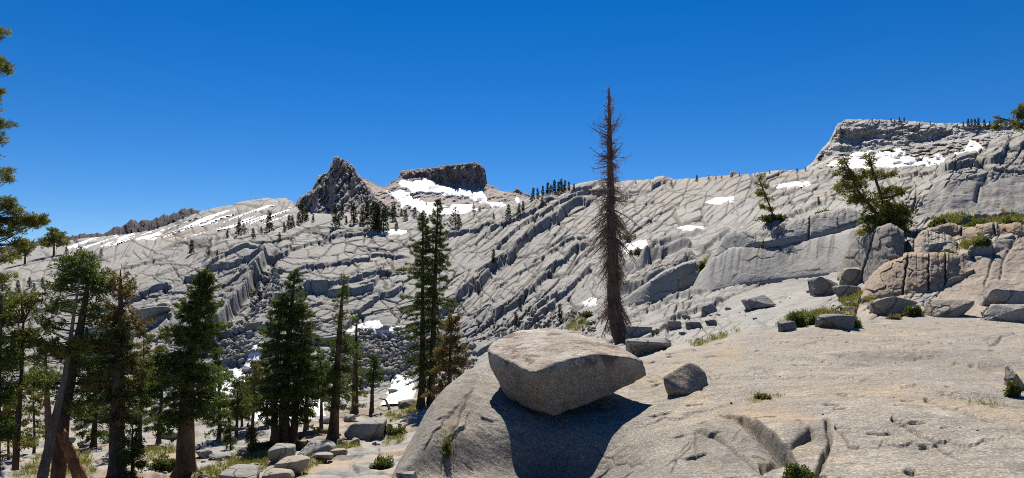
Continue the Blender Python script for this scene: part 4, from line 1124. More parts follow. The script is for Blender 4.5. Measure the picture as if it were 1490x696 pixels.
# ------------------------------------------------------------------ trees
def tube(path, rad, sides=8, rough=0.0, rg=None):
    path = np.asarray(path, float); n = len(path)
    tan = np.gradient(path, axis=0); tan /= np.linalg.norm(tan, axis=1)[:, None] + 1e-9
    ref = np.where(abs(tan[:, 2:3]) > .8, np.array([[1., 0, 0]]), np.array([[0, 0, 1.]]))
    a = np.cross(tan, ref); a /= np.linalg.norm(a, axis=1)[:, None] + 1e-9
    b = np.cross(tan, a)
    th = np.arange(sides) * 2 * math.pi / sides
    r = np.asarray(rad)[:, None] * np.ones((1, sides))
    if rough and rg is not None: r = r * (1 + rough * rg.normal(size=r.shape))
    V = path[:, None, :] + r[..., None] * (np.cos(th)[None, :, None] * a[:, None, :] + np.sin(th)[None, :, None] * b[:, None, :])
    i = np.arange(n * sides).reshape(n, sides); j = np.roll(i, -1, 1)
    Fq = np.stack([i[:-1], j[:-1], j[1:], i[1:]], -1).reshape(-1, 4)
    return V.reshape(-1, 3), Fq

def tubes3(P, R, sides=3):
    """many thin tubes at once: P (n,k,3) centre lines, R (n,k) radii"""
    n, k, _ = P.shape
    tan = np.gradient(P, axis=1); tan /= np.linalg.norm(tan, axis=2, keepdims=True) + 1e-9
    ref = np.zeros_like(tan); ref[..., 2] = 1; st = abs(tan[..., 2]) > .8; ref[st] = (1, 0, 0)
    a = np.cross(tan, ref); a /= np.linalg.norm(a, axis=2, keepdims=True) + 1e-9
    b = np.cross(tan, a)
    th = np.arange(sides) * 2 * math.pi / sides
    V = P[:, :, None, :] + R[:, :, None, None] * (np.cos(th)[None, None, :, None] * a[:, :, None, :] + np.sin(th)[None, None, :, None] * b[:, :, None, :])
    i = np.arange(n * k * sides).reshape(n, k, sides); j = np.roll(i, -1, 2)
    Fq = np.stack([i[:, :-1], j[:, :-1], j[:, 1:], i[:, 1:]], -1).reshape(-1, 4)
    return V.reshape(-1, 3), Fq

def join(parts):
    VV, FF, off = [], [], 0
    for V, Fa in parts:
        VV.append(V); FF.append(Fa + off); off += len(V)
    return np.concatenate(VV), np.concatenate(FF)

def sprays(C, A, size, k, rg, width=.3, spread=.75):
    """needle sprays: k slim triangles fanning from each centre C along axis A"""
    n = len(C)
    if np.isscalar(size): size = np.full(n, size)
    d = A[:, None, :] + spread * rg.normal(size=(n, k, 3))
    d /= np.linalg.norm(d, axis=2, keepdims=True) + 1e-9
    ln = size[:, None] * rg.uniform(.55, 1.2, (n, k))
    sd_ = np.cross(d, rg.normal(size=(n, k, 3))); sd_ /= np.linalg.norm(sd_, axis=2, keepdims=True) + 1e-9
    b0 = C[:, None, :] + rg.normal(size=(n, k, 3)) * (size * .22)[:, None, None]
    w = (ln * width * .5)[..., None]
    V = np.stack([b0 - sd_ * w, b0 + d * (ln * .55)[..., None] + sd_ * w * 1.5, b0 + d * ln[..., None]], 2).reshape(-1, 3)
    Fa = np.arange(n * k * 3).reshape(-1, 3)
    tone = np.clip(rg.beta(1.6, 2.0, n)[:, None] * .75 + rg.uniform(0, .35, (n, k)), 0, 1)
    return V, Fa, np.repeat(tone.reshape(-1), 3)

def finish_tree(base, wood, crown, mats, label, cat="tree", name="pine_tree", group=None, extra=None):
    e = empty(name, base); b = np.array(base)
    Vw, Fw = join(wood)
    mesh_np("trunk", Vw - b, Fw, M[mats[1]], e, smooth=True)
    if crown is not None:
        Vc, Fc, tn = crown
        mesh_np("crown", Vc - b, Fc, M[mats[0]], e, attrs={"tone": tn})
    return tag(e, label, cat, group)

def conifer(stems, crown_v, prof, label, mats=('needles', 'bark'), tr=None, dens=1.0, seed=1, tmin=4.9, size=.205, k=9, dead=0.0, droop=1.0, name="pine_tree", group=None, gap=.25, nb=1.0, d=None, wood_only=False):
    """stems: list of (u_base, v_base, u_top, v_top, trunk width px[, bend px]); prof: (0 top..1 crown base, half width px)"""
    rg = np.random.default_rng(seed)
    wood, VC, FC, TC, off, base0 = [], [], [], [], 0, None
    for (ub, vb, ut, vt, tw, *bend) in stems:
        B = G.at_d(ub, d) if d else G.at(ub, vb, tmin)
        if d:
            vb = VH - B.z / d * F
        if base0 is None: base0 = B.copy()
        m = B.y / F
        H = (vb - vt) * m; dx = (ut - ub) * m
        bd = (bend[0] if bend else 0) * m
        hs = np.linspace(0, 1, 22)
        def axis(h): return np.stack([B.x + dx * h + bd * np.sin(h * math.pi), B.y + .02 * H * np.sin(h * 5 + seed), B.z + H * h - .25], -1)
        path = axis(hs)
        r0 = tw * m * .5
        rad = r0 * ((1 - hs) ** .75 * .93 + .05) * (1 + .5 * np.exp(-hs * 22))
        wood.append(tube(path, rad, 10, .05, rg))
        h0 = (vb - crown_v) / (vb - vt)                       # crown starts at this height fraction
        L_px = (crown_v - vt)
        nbr = int(nb * 34 + nb * L_px * .42)
        f = 1 - rg.random(nbr) ** .85                        # 0 top .. 1 crown base
        f = np.sort(f)
        hb = h0 + (1 - h0) * (1 - f)
        pr = np.interp(f, [p[0] for p in prof], [p[1] for p in prof]) * m
        L = 1.38 * pr * rg.uniform(.5, 1.12, nbr)
        L *= np.where(rg.random(nbr) < gap, .45, 1.0)
        az = rg.uniform(0, 2 * math.pi, nbr)
        el = np.interp(f, [0, .25, .6, 1], [.75, .3, .0, -.22]) + rg.normal(size=nbr) * .14
        dh = np.stack([np.cos(az), np.sin(az), 0 * az], -1)
        p0 = axis(hb)
        ss = np.linspace(0, 1, 6)[None, :]
        def bp(s_):   # point along each branch
            z = L[:, None] * (np.sin(el)[:, None] * s_ - .30 * droop * s_ ** 2 + .16 * droop * s_ ** 4)
            return p0[:, None, :] + dh[:, None, :] * (L * np.cos(el))[:, None, None] * s_[..., None] + z[..., None] * np.array([0, 0, 1.])
        Pb = bp(np.repeat(ss, nbr, 0))
        Rb = np.clip(.014 * L[:, None] * (1.15 - ss) + .008, .008, .09) * np.ones((nbr, 6))
        wood.append(tubes3(Pb, Rb))
        nt_ = np.maximum(3, (L * 16 * dens + 2)).astype(int)
        if dead: nt_ = np.where(rg.random(nbr) < dead * np.clip(1.3 - f * 1.6, 0, 1), 1, nt_)
        bi = np.repeat(np.arange(nbr), nt_); n = len(bi)
        s_ = (.14 + .86 * rg.random(n) ** .75)
        z = L[bi] * (np.sin(el)[bi] * s_ - .30 * droop * s_ ** 2 + .16 * droop * s_ ** 4)
        pos = p0[bi] + dh[bi] * (L * np.cos(el))[bi][:, None] * s_[:, None]; pos[:, 2] += z
        lat = np.stack([-dh[bi][:, 1], dh[bi][:, 0], 0 * s_], -1)
        lo = rg.uniform(-1, 1, n) * (.34 * L[bi] * (1.12 - s_) + .10)
        pos += lat * lo[:, None]; pos[:, 2] += rg.normal(size=n) * .07 - abs(lo) * .12
        ax = dh[bi] * .8 + lat * (np.sign(lo) * .5)[:, None] + np.array([0, 0, .22])
        Vc, Fc, tn = sprays(pos, ax, size * rg.uniform(.75, 1.25, n), k, rg)
        VC.append(Vc); FC.append(Fc + off); TC.append(tn); off += len(Vc)
    crown = (np.concatenate(VC), np.concatenate(FC), np.concatenate(TC))
    return finish_tree(base0, wood, crown, mats, label, name=name, group=group)

def pine(base_uv, d, stems, blobs, label, mats=('needles', 'bark'), seed=1, size=.24, k=8, dens=1.0, limbs=True, name="pine_tree", cat="tree", group=None, width=.3, pad=.42, padk=1.0):
    """stems: lists of (u, v, width px[, depth offset m]); blobs: (u, v, ru, rv[, weight[, depth offset m]]) clumps of foliage"""
    rg = np.random.default_rng(seed)
    if d < 0:                                     # stands where the ground is met; -d is the section to start looking from
        d = G.at(base_uv[0], base_uv[1], -d).y + .3
    m = d / F
    if size < 0: size = -size * m
    base = Vector(p3(base_uv[0], base_uv[1], d))
    wood = []; SP = []
    for st in stems:
        P = np.array([p3(s[0], s[1], d + (s[3] if len(s) > 3 else 0)) for s in st]); R = np.array([s[2] * m * .5 for s in st])
        tt = np.linspace(0, len(st) - 1, 6 * len(st)); K = np.arange(len(st))
        if len(st) > 2: Pi = pchip(P, tt)
        else: Pi = np.stack([np.interp(tt, K, P[:, c]) for c in range(3)], -1)
        wood.append(tube(Pi, np.interp(tt, K, R), 9, .06, rg)); SP.append(Pi)
    SPc = np.concatenate(SP)
    VC, FC, TC, off = [], [], [], 0
    for bl in blobs:
        u, v, ru, rv = bl[:4]; wt = bl[4] if len(bl) > 4 else 1.0; dd = bl[5] if len(bl) > 5 else 0.0
        c = np.array(p3(u, v, d + dd)); rad = np.array([ru * m, min(ru, 1.2 * rv + 10) * m, rv * m])
        npad = max(4, int(ru * rv / 20 * wt * padk))
        q = rg.normal(size=(npad, 3)); q /= np.linalg.norm(q, axis=1)[:, None]; q *= rg.random((npad, 1)) ** .45
        pc = c + q * rad
        # limbs to each pad
        if limbs:
            nd = np.argmin(((SPc[None] - pc[:, None] - np.array([0, 0, .0])) ** 2).sum(2) + 4 * np.clip(SPc[None, :, 2] - pc[:, None, 2], 0, None) ** 2, 1)
            s0 = SPc[nd]
            t_ = np.linspace(0, 1, 6)[None, :, None]
            mid = (s0 + pc) / 2 + np.array([0, 0, -.1]) * np.linalg.norm(pc - s0, axis=1)[:, None] + rg.normal(size=(npad, 3)) * .08 * np.linalg.norm(pc - s0, axis=1)[:, None]
            Pb = (1 - t_) ** 2 * s0[:, None] + 2 * t_ * (1 - t_) * mid[:, None] + t_ ** 2 * pc[:, None]
            Ln = np.linalg.norm(pc - s0, axis=1)
            Rb = np.clip(.018 * Ln[:, None] * (1.2 - t_[0, :, 0][None]) + .006, .006, .07)
            wood.append(tubes3(Pb, Rb))
            dirs = pc - s0
        else: dirs = q
        dirs = dirs / (np.linalg.norm(dirs, axis=1)[:, None] + 1e-6)
        ntf = max(4, int(13 * dens))
        pr_ = np.clip(pad * min(ru, rv) * m, size * .8, size * 2.6)
        off3 = rg.normal(size=(npad, ntf, 3)) * np.array([pr_, pr_, pr_ * .55]) * .62
        pos = (pc[:, None] + off3).reshape(-1, 3)
        ax = (off3 / (pr_ + 1e-6) * .6 + dirs[:, None] * .5 + np.array([0, 0, .35])).reshape(-1, 3)
        Vc, Fc, tn = sprays(pos, ax, size * rg.uniform(.7, 1.2, len(pos)), k, rg, width)
        VC.append(Vc); FC.append(Fc + off); TC.append(tn); off += len(Vc)
    return finish_tree(base, wood, (np.concatenate(VC), np.concatenate(FC), np.concatenate(TC)), mats, label, cat, name, group)

CONE = [(0, 2), (.15, 12), (.45, 24), (.75, 30), (1, 20)]
# the thick-trunked pine on the left
conifer([(268, 692, 299, 392, 28, -6)], 612, [(0, 4), (.1, 15), (.3, 26), (.5, 40), (.7, 48), (.88, 44), (1, 26)],
        "thick-trunked dense green pine leaning right, on the left bench", ('needles', 'bark_red'), dens=1.4, seed=21, nb=1.5, gap=.15)
conifer([(172, 694, 172, 388, 24, 2)], 612, [(0, 12), (.12, 26), (.3, 34), (.45, 30), (.6, 36), (.85, 40), (1, 24)],
        "brown topped thin-crowned pine with a straight dark trunk, left of the thick-trunked one", ('needles_brown', 'bark'), dens=.62, seed=22, gap=.4, dead=.3, droop=.6)
conifer([(172, 694, 173, 470, 20, 2)], 612, [(0, 10), (.3, 28), (.7, 40), (1, 26)],
        "dark lower pine growing close against the brown topped one", ('needles', 'bark'), dens=1.1, seed=23, nb=.9, gap=.3)
pine((84, 694), 47, [[(84, 702, 20), (92, 620, 17), (105, 540, 14), (122, 450, 9), (132, 385, 4)]],
     [(118, 384, 34, 16), (132, 400, 30, 18), (95, 410, 26, 18), (150, 420, 22, 20), (88, 440, 24, 18, .8), (140, 455, 26, 20, .8), (70, 470, 24, 14, .7), (150, 490, 24, 20, .9), (130, 520, 28, 22, .9), (145, 560, 24, 26, 1.0), (60, 560, 30, 24, .8), (112, 590, 26, 22, .7)],
     "big dark pine with trunk slanting right and a ragged spreading top", ('needles', 'bark'), 24, dens=.85)
pine((62, 694), 45, [[(60, 702, 15), (78, 620, 11), (95, 545, 8), (106, 470, 5), (116, 405, 2.5)]],
     [(96, 508, 34, 12, 1.2), (72, 516, 26, 12, 1.0), (110, 498, 18, 10), (60, 500, 16, 12, .7)],
     "bare grey slanting trunk with one yellow green tuft of boughs", ('needles_yellow', 'bark_grey'), 25, dens=.9)
conifer([(70, 660, 68, 500, 13)], 560, [(0, 8), (.5, 18), (1, 10)], "slim reddish trunk standing behind the slanting grey one", ('needles', 'bark_red'), dens=.6, seed=26, nb=.5)
pine((24, 680), 46, [[(22, 684, 10), (26, 620, 8), (31, 545, 5), (34, 470, 3)]],
     [(14, 450, 26, 20, .9), (40, 440, 20, 18, .8), (20, 490, 30, 18, .9), (44, 500, 22, 16, .8), (10, 530, 26, 18, .9), (32, 560, 24, 18, .8), (8, 600, 20, 24, .8), (30, 640, 14, 18, .5)],
     "yellow green thin pine at the left edge of the bench", ('needles_yellow', 'bark'), 27, dens=.8)
pine((-8, 690), 44, [[(-6, 694, 12), (-4, 600, 9), (0, 480, 6), (2, 430, 3)]],
     [(-4, 470, 18, 22), (6, 520, 22, 22), (0, 570, 22, 24), (4, 625, 18, 24, .8), (-12, 440, 20, 18)],
     "dark pine cut by the left edge of the frame", ('needles', 'bark'), 28, dens=.9)
conifer([(205, 640, 208, 474, 6)], 600, [(0, 4), (.2, 14), (.6, 20), (1, 14)], "thin sparse pine seen just right of the brown topped one", ('needles_yellow', 'bark'), dens=.7, seed=29, gap=.45, d=62)
conifer([(232, 625, 236, 500, 7)], 622, [(0, 4), (.3, 16), (.7, 24), (1, 20)], "smaller green pine behind and left of the thick-trunked one", ('needles', 'bark'), dens=.9, seed=30, d=68)
conifer([(136, 640, 138, 520, 9)], 636, [(0, 6), (.3, 20), (.7, 28), (1, 22)], "low dense dark pine behind the slanting trunks", ('needles', 'bark'), dens=1.0, seed=31, d=66)
conifer([(318, 628, 320, 505, 6)], 625, [(0, 4), (.3, 14), (.7, 20), (1, 18)], "small green pine behind and right of the thick-trunked one", ('needles', 'bark'), dens=.9, seed=32, d=70)
conifer([(192, 696, 194, 598, 6)], 690, [(0, 3), (.3, 10), (.7, 17), (1, 15)], "young bushy pine in front of the brown topped one", ('needles', 'bark'), dens=.9, seed=33, size=.2)
conifer([(336, 656, 335, 606, 3)], 652, [(0, 2), (.4, 6), (1, 8)], "thin young pine, taller of the pair right of the thick-trunked one", ('needles', 'bark_grey'), dens=.9, seed=34, size=.2, nb=.8)
conifer([(366, 657, 363, 617, 3)], 655, [(0, 2), (.4, 6), (1, 9)], "stubby young pine, shorter of the pair right of the thick-trunked one", ('needles', 'bark_grey'), dens=1.1, seed=35, size=.2, nb=.8)
conifer([(368, 604, 371, 524, 5)], 600, [(0, 4), (.3, 14), (.7, 22), (1, 20)], "light green low pine left of the three-trunked tree", ('needles_yellow', 'bark'), dens=.9, seed=36, d=76)
conifer([(344, 612, 346, 548, 5)], 608, [(0, 4), (.3, 10), (.7, 14), (1, 12)], "short green pine in front of the valley snow", ('needles', 'bark'), dens=.9, seed=37, d=72)
for (u_, v_, h_, w_, d_, lab_) in ((12, 660, 90, 26, 56, "bushy low pine filling the left edge under the taller thin ones"), (48, 640, 110, 26, 64, "dark understorey pine between the left edge and the slanting trunks"), (160, 628, 100, 24, 72, "understorey pine close behind the brown topped one"),
                                  (352, 606, 60, 16, 80, "pale green low pine before the snow left of the three trunks"), (388, 604, 70, 14, 80, "small pine half hidden by the left of the three trunks")):
    conifer([(u_, v_, u_ + 2, v_ - h_, 4)], v_ - 3, [(0, 3), (.3, w_ * .5), (.7, w_ * .9), (1, w_)], lab_, (('needles', 'needles_yellow')[u_ % 3 == 0], 'bark'), dens=.9, seed=3000 + u_, d=d_, nb=.8)
# the three-trunked tree
conifer([(414, 646, 428, 389, 17, -3), (400, 647, 408, 425, 11, -2), (426, 647, 440, 440, 12, 2)], 604, [(0, 3), (.08, 10), (.25, 20), (.5, 29), (.8, 36), (1, 28)],
        "dense dark three-trunked conifer in the middle of the bench", ('needles', 'bark_red'), dens=1.3, seed=41, nb=1.0, gap=.15)
conifer([(446, 598, 448, 470, 7)], 575, [(0, 3), (.3, 12), (.7, 20), (1, 16)], "slim dark conifer close behind the three-trunked one", ('needles', 'bark'), dens=1.0, seed=42, d=74)
conifer([(468, 598, 466, 505, 6)], 572, [(0, 3), (.3, 9), (.7, 13), (1, 10)], "small conifer between the three-trunked tree and the leaning one", ('needles', 'bark'), dens=1.0, seed=43, d=74)
conifer([(484, 640, 502, 398, 15, -2)], 596, [(0, 5), (.12, 11), (.35, 19), (.6, 26), (.85, 29), (1, 20)],
        "leaning narrow pine with a thinning top, right of the three-trunked tree", ('needles', 'bark_red'), dens=1.0, seed=44, dead=.55, nb=1.25)
conifer([(515, 603, 520, 458, 11)], 572, [(0, 1), (.2, 2), (.32, 8), (.6, 17), (1, 14)], "slim pine with a bare dead tip, right of the leaning one", ('needles', 'bark_red'), dens=1.0, seed=45, dead=.6)
conifer([(540, 602, 545, 514, 7)], 556, [(0, 3), (.3, 8), (.7, 14), (1, 11)], "small thin pine beside the valley snow bank", ('needles', 'bark'), dens=1.0, seed=46)
# the tall twin pine
TW = [(0, 2), (.06, 7), (.2, 16), (.45, 25), (.75, 30), (1, 20)]
conifer([(612, 594, 616, 304, 10, 1)], 566, TW, "tall open pine, left and lower of the twin pair", ('needles', 'bark'), dens=1.1, seed=51, gap=.35, nb=1.4)
conifer([(626, 588, 637, 288, 11, 1)], 560, [(0, 2), (.06, 7), (.2, 15), (.45, 23), (.75, 27), (1, 18)], "tall open pine, right and higher of the twin pair", ('needles', 'bark'), dens=1.1, seed=52, gap=.35, nb=1.4)
conifer([(652, 590, 657, 454, 8)], 585, [(0, 6), (.15, 14), (.5, 24), (.8, 28), (1, 26)], "bushy brown green pine right of the twin pair", ('needles_brown', 'bark'), dens=1.1, seed=53, d=60)
# pines at the upper left edge, near the camera
pine((-22, 560), 30, [[(-28, 850, 44), (-26, 760, 40), (-24, 500, 30), (-20, 250, 20), (-14, 60, 6), (-12, 10, 3)]],
     (lambda b: b + [(-46 - q[0], q[1] + 14) + q[2:] for q in b] + [(-24 - 8 * (k % 2), v_, 22, 12, .8, (-1) ** k * .5) for k, v_ in enumerate(range(60, 470, 34))])([(2, 45, 9, 12, .9), (0, 88, 14, 9, 1.0), (8, 100, 14, 7, .9), (-2, 145, 9, 20, .9), (4, 178, 14, 10, 1.0), (0, 205, 8, 12, .6), (4, 258, 16, 12, 1.1), (10, 300, 18, 12, 1.1), (30, 318, 18, 10, 1.1), (44, 322, 16, 10, 1.2), (56, 322, 9, 14, 1.2), (12, 335, 20, 12, 1.0), (2, 372, 20, 12, .9), (24, 352, 18, 10, .8), (0, 410, 18, 14, .7)]),
     "tall pine reaching in from the left edge against the sky", ('needles_yellow', 'bark'), 61, size=.16, k=9, dens=1.3, width=.2)
pine((78, 373), -9.5, [[(78, 376, 3), (79, 350, 2), (80, 338, 1)]], [(78, 346, 17, 8, 2.5), (80, 338, 11, 6, 2.5), (68, 354, 11, 6, 2.2), (90, 354, 10, 6, 2.2)],
     "small round-topped pine on the skyline at the far left", ('needles_yellow', 'bark'), 62, size=-3.6)
pine((36, 385), -9.3, [[(36, 388, 3), (37, 366, 2)]], [(36, 364, 14, 8, 2.4), (38, 356, 9, 6, 2.3), (30, 372, 10, 5, 2.2)],
     "small pine just below the skyline at the far left", ('needles_yellow', 'bark'), 63, size=-3.6)

# the dead tree
def dead_tree():
    rg = np.random.default_rng(71)
    B = G.at(903, 499, 4.7); m = B.y / F
    hs = np.linspace(0, 1, 40)
    uu_ = np.interp(hs, [0, .05, .14, .5, 1], [908, 901, 894, 889, 886]); vv_ = 500 + (124 - 500) * hs
    path = np.stack([(uu_ - UC) * m, np.full(40, B.y), B.z - .2 + (500 - vv_) * m], -1)
    rad = np.interp(hs, [0, .03, .12, .4, .8, 1], [15, 11.5, 10, 7, 3.4, .8]) * m
    e = empty("dead_tree", B); b = np.array(B)
    V, Fq = tube(path, rad, 12, .09, rg)
    mesh_np("trunk", V - b, Fq, M['bark_dead'], e, smooth=True)
    nbr = 640
    f = rg.random(nbr) ** 1.15
    hb = .075 + .915 * f
    p0 = np.stack([np.interp(hb, hs, path[:, c]) for c in range(3)], -1)
    L = np.interp(hb, [0, .1, .25, .45, .6, .72, .83, .92, 1], [9, 20, 28, 29, 26, 24, 19, 10, 3]) * m * (.35 + .85 * rg.random(nbr) ** 1.2)
    L *= np.clip(1 + .6 * vnoise(hb * 17, hb * 0 + .5, 72), .45, 1.35)
    az = rg.uniform(0, 2 * math.pi, nbr)
    el = np.interp(hb, [0, .3, .7, 1], [-.75, -.45, -.05, .5]) + rg.normal(size=nbr) * .22
    dh = np.stack([np.cos(az) * np.cos(el), np.sin(az) * np.cos(el), np.sin(el)], -1)
    t_ = np.linspace(0, 1, 7)
    bend = rg.normal(size=(nbr, 3)) * .12
    dr_ = np.interp(hb, [0, .6, 1], [-.9, -.5, .25])
    Pb = p0[:, None] + dh[:, None] * (L[:, None] * t_)[..., None] + bend[:, None] * (L[:, None] * t_ ** 2)[..., None]
    Pb[..., 2] += dr_[:, None] * L[:, None] * t_ ** 2 + .35 * L[:, None] * t_ ** 4 * (hb[:, None] > .55)
    parts = [tubes3(Pb, np.clip((.028 * L[:, None]) * (1.1 - t_[None]) + .007, .007, .06))]
    # twigs
    nt_ = 6000
    wq = np.interp(hb, [0, .55, .7, 1], [1, 1, .45, .3]); bi = rg.choice(nbr, nt_, p=wq / wq.sum()); s_ = rg.uniform(.2, 1, nt_)
    q0 = p0[bi] + dh[bi] * (L[bi] * s_)[:, None] + bend[bi] * (L[bi] * s_ ** 2)[:, None]
    q0[:, 2] += dr_[bi] * L[bi] * s_ ** 2 + .35 * L[bi] * s_ ** 4 * (hb[bi] > .55)
    d2 = dh[bi] * .5 + rg.normal(size=(nt_, 3)) * .6; d2[:, 2] -= .25 * (hb[bi] < .6); d2 /= np.linalg.norm(d2, axis=1)[:, None]
    l2 = rg.uniform(.12, .45, nt_) * np.clip(L[bi] / (20 * m), .35, 1)
    t2 = np.linspace(0, 1, 3)
    P2 = q0[:, None] + d2[:, None] * (l2[:, None] * t2)[..., None]; P2[..., 2] -= (.25 * l2)[:, None] * t2 ** 2
    parts.append(tubes3(P2, np.full((nt_, 3), .0075) * np.array([1.2, 1, .6])))
    V, Fq = join(parts)
    mesh_np("branches", V - b, Fq, M['twig_dead'], e)
    # the rust red needles that still cling on
    n = 20000
    bi = rg.integers(0, nbr, n); keep = vnoise(hb[bi] * 23, az[bi] * 1.4, 73) + .25 > rg.uniform(-.5, .5, n)
    keep &= rg.random(n) < np.interp(hb[bi], [0, .1, .3, .55, .64, .75, 1], [.5, .85, 1, .9, .45, .12, .05])
    bi = bi[keep]; n = len(bi); s_ = rg.uniform(.15, 1.02, n)
    pos = p0[bi] + dh[bi] * (L[bi] * s_)[:, None] + bend[bi] * (L[bi] * s_ ** 2)[:, None] + rg.normal(size=(n, 3)) * .14
    pos[:, 2] += dr_[bi] * L[bi] * s_ ** 2 + .35 * L[bi] * s_ ** 4 * (hb[bi] > .55)
    V, Fa, tn = sprays(pos, dh[bi] * .4 + np.array([0, 0, -.6]), .15, 3, rg, .13)
    mesh_np("dead_needles", V - b, Fa, M['needles_dead'], e, attrs={"tone": tn})
    tag(e, "tall bare dead tree with rusty brown twigs behind the perched boulder", "dead tree")
dead_tree()

# the bushy double pine on the right outcrop, and the sapling left of it
bp = G.at(1292, 352, 5.2)
pine((1292, 350), -5.3, [[(1296, 350, 8), (1290, 318, 6), (1280, 280, 4), (1266, 235, 2.5), (1264, 218, 1)], [(1294, 345, 7), (1276, 312, 5), (1250, 280, 3.5), (1232, 240, 2), (1226, 226, 1)]],
     [(1230, 236, 9, 9, 1.4), (1228, 256, 14, 11, 1.4), (1244, 270, 20, 13, 1.5), (1222, 275, 10, 10, 1.2), (1252, 258, 14, 10, 1.2), (1266, 232, 8, 11, 1.3), (1272, 252, 14, 10, 1.2), (1290, 256, 14, 6, 1.2), (1262, 290, 24, 14, 1.5), (1240, 292, 14, 8, 1.1),
      (1296, 280, 24, 9, 1.4), (1312, 278, 12, 6, 1.1), (1290, 305, 28, 12, 1.8), (1308, 310, 20, 12, 1.8), (1282, 326, 30, 14, 2.0), (1306, 332, 22, 16, 2.0), (1268, 338, 20, 10, 1.8), (1262, 318, 16, 8, 1.4)],
     "bushy two-stemmed pine leaning left over the dark split boulder", ('needles_yellow', 'bark'), 81, size=-4.1, k=7, dens=1.0, padk=1.25)
pine((1127, 322), -6.0, [[(1128, 322, 3), (1120, 300, 2.4), (1108, 270, 1.8), (1102, 255, 1)]],
     [(1104, 262, 7, 8, 1.4), (1110, 275, 10, 7, 1.4), (1104, 285, 8, 5, 1.2), (1116, 290, 9, 6, 1.4), (1110, 300, 9, 4, 1.2), (1122, 303, 7, 5, 1.2), (1126, 317, 10, 4, 1.4)],
     "thin sapling leaning left, alone on the right slope", ('needles_yellow', 'bark'), 82, size=-3.6, k=7)
pine((1490, 205), -7.0, [[(1500, 230, 8), (1494, 190, 6), (1500, 150, 4)], [(1496, 192, 3), (1470, 176, 2), (1445, 170, 1)]],
     [(1484, 172, 10, 7, 1.3), (1472, 180, 12, 5, 1.3), (1456, 176, 8, 6, 1.1), (1490, 158, 9, 8, 1.3), (1488, 186, 10, 6, 1.2), (1450, 186, 7, 5, .9), (1480, 164, 8, 5, 1.1), (1498, 175, 14, 18, 1.2)],
     "pine bough reaching in from the right edge above the grey bluff", ('needles_yellow', 'bark'), 83, size=-3.8, k=8)

# ------------------------------------------------------------------ small far conifers, each its own tree
def small_proto(seed, wide=.16, n=300):
    rg = np.random.default_rng(seed)
    e = empty("conifer", (0, 0, 0))
    V, Fq = tube([[0, 0, -.08], [0, 0, .5], [.01, 0, 1]], [.022, .015, .004], 5)
    mesh_np("trunk", V, Fq, M['bark'], e)
    f = rg.random(n) ** .75
    z = 1 - f * .9
    lop = 1 + .5 * np.sin(rg.uniform(0, 6) + z * 17) * rg.uniform(.3, 1)
    r = wide * (f ** .8 * .95 + .06) * lop * rg.random(n) ** .45
    a = rg.uniform(0, 6.283, n)
    C = np.stack([r * np.cos(a), r * np.sin(a), z - r * .35], -1)
    Vc, Fa, tn = sprays(C, np.stack([np.cos(a), np.sin(a), 0 * a + .1], -1), .075, 2, rg, .6)
    mesh_np("crown", Vc, Fa, M['needles_far'], e, attrs={"tone": tn})
    return e
SP_ = [small_proto(900 + k, (.12, .17, .20, .14, .24, .30)[k]) for k in range(6)]
SPu = [False] * 6
def small_tree(u, vb, h, label, group=None, k=None, tmin=8.2, wmul=1.2, seed=[0], d=None, sheet=None):
    seed[0] += 1
    rg = np.random.default_rng(4000 + seed[0])
    if k is None: k = int(rg.integers(0, 4))
    P = (sheet or G).at(u, vb, tmin)
    s = h * P.y / F * 1.05
    if SPu[k]: o = dup(SP_[k])
    else: o = SP_[k]; SPu[k] = True
    o.location = P - Vector((0, 0, .03 * s))
    o.rotation_euler = (rg.normal() * .03, rg.normal() * .04, rg.uniform(0, 6.28)); o.scale = (s * wmul, s * wmul, s)
    tag(o, label, "tree", group)
LA = "small dark conifer in the grove on the ridge crest under the pointed peak"
for (u, v, h) in [(489, 331, 32), (498, 318, 22), (504, 326, 12), (515, 326, 30), (527, 329, 25), (534, 323, 30), (544, 333, 40), (548, 333, 36), (551, 335, 30), (558, 339, 36), (560, 322, 22), (571, 322, 26), (577, 335, 14), (584, 316, 12), (590, 322, 17), (603, 318, 16)]:
    small_tree(u, v, h, LA, "conifers in the ridge crest grove", tmin=9.5)
LB = "small conifer in the loose cluster at the left foot of the pointed peak"
for (u, v, h) in [(420, 333, 20), (426, 332, 18), (435, 326, 16), (440, 323, 28), (446, 322, 20), (456, 323, 12), (407, 352, 14), (414, 338, 14)]:
    small_tree(u, v, h, LB, "conifers left of the pointed peak", tmin=9.5)
LC = "slim dark conifer in the tight row on the skyline left of the dead tree"
for (u, v, h) in [(783, 288, 14), (790, 286, 15), (796, 284, 18), (801, 283, 14), (806, 283, 20), (812, 282, 17), (817, 281, 20), (822, 280, 17), (828, 279, 14), (835, 278, 10)]:
    small_tree(u, v, h, LC, "conifer row on the skyline", tmin=9.8, k=(0, 3)[u % 2])
small_tree(775, 292, 18, "slim conifer standing a little apart at the left end of the skyline row", k=0, tmin=9.8)
small_tree(789, 300, 14, "small conifer just below the skyline row", k=1, tmin=9.6)
small_tree(739, 322, 24, "narrow dark conifer alone on the slope under the mesa's right end", k=1, tmin=9.3)
small_tree(755, 314, 17, "left one of two thin conifers below the skyline row", k=0, tmin=9.3)
small_tree(761, 309, 16, "right one of two thin conifers below the skyline row", k=0, tmin=9.3)
small_tree(719, 320, 10, "tiny conifer on the crest right below the mesa cliff", k=1, tmin=9.3)
small_tree(689, 309, 13, "small conifer before the red scree at the mesa foot", k=2, tmin=9.6)
small_tree(698, 309, 9, "tiny bush-like conifer right of the one before the red scree", k=4, tmin=9.6)
small_tree(662, 331, 28, "bushy dark conifer right of the twin pine tops", k=5, tmin=9.3)
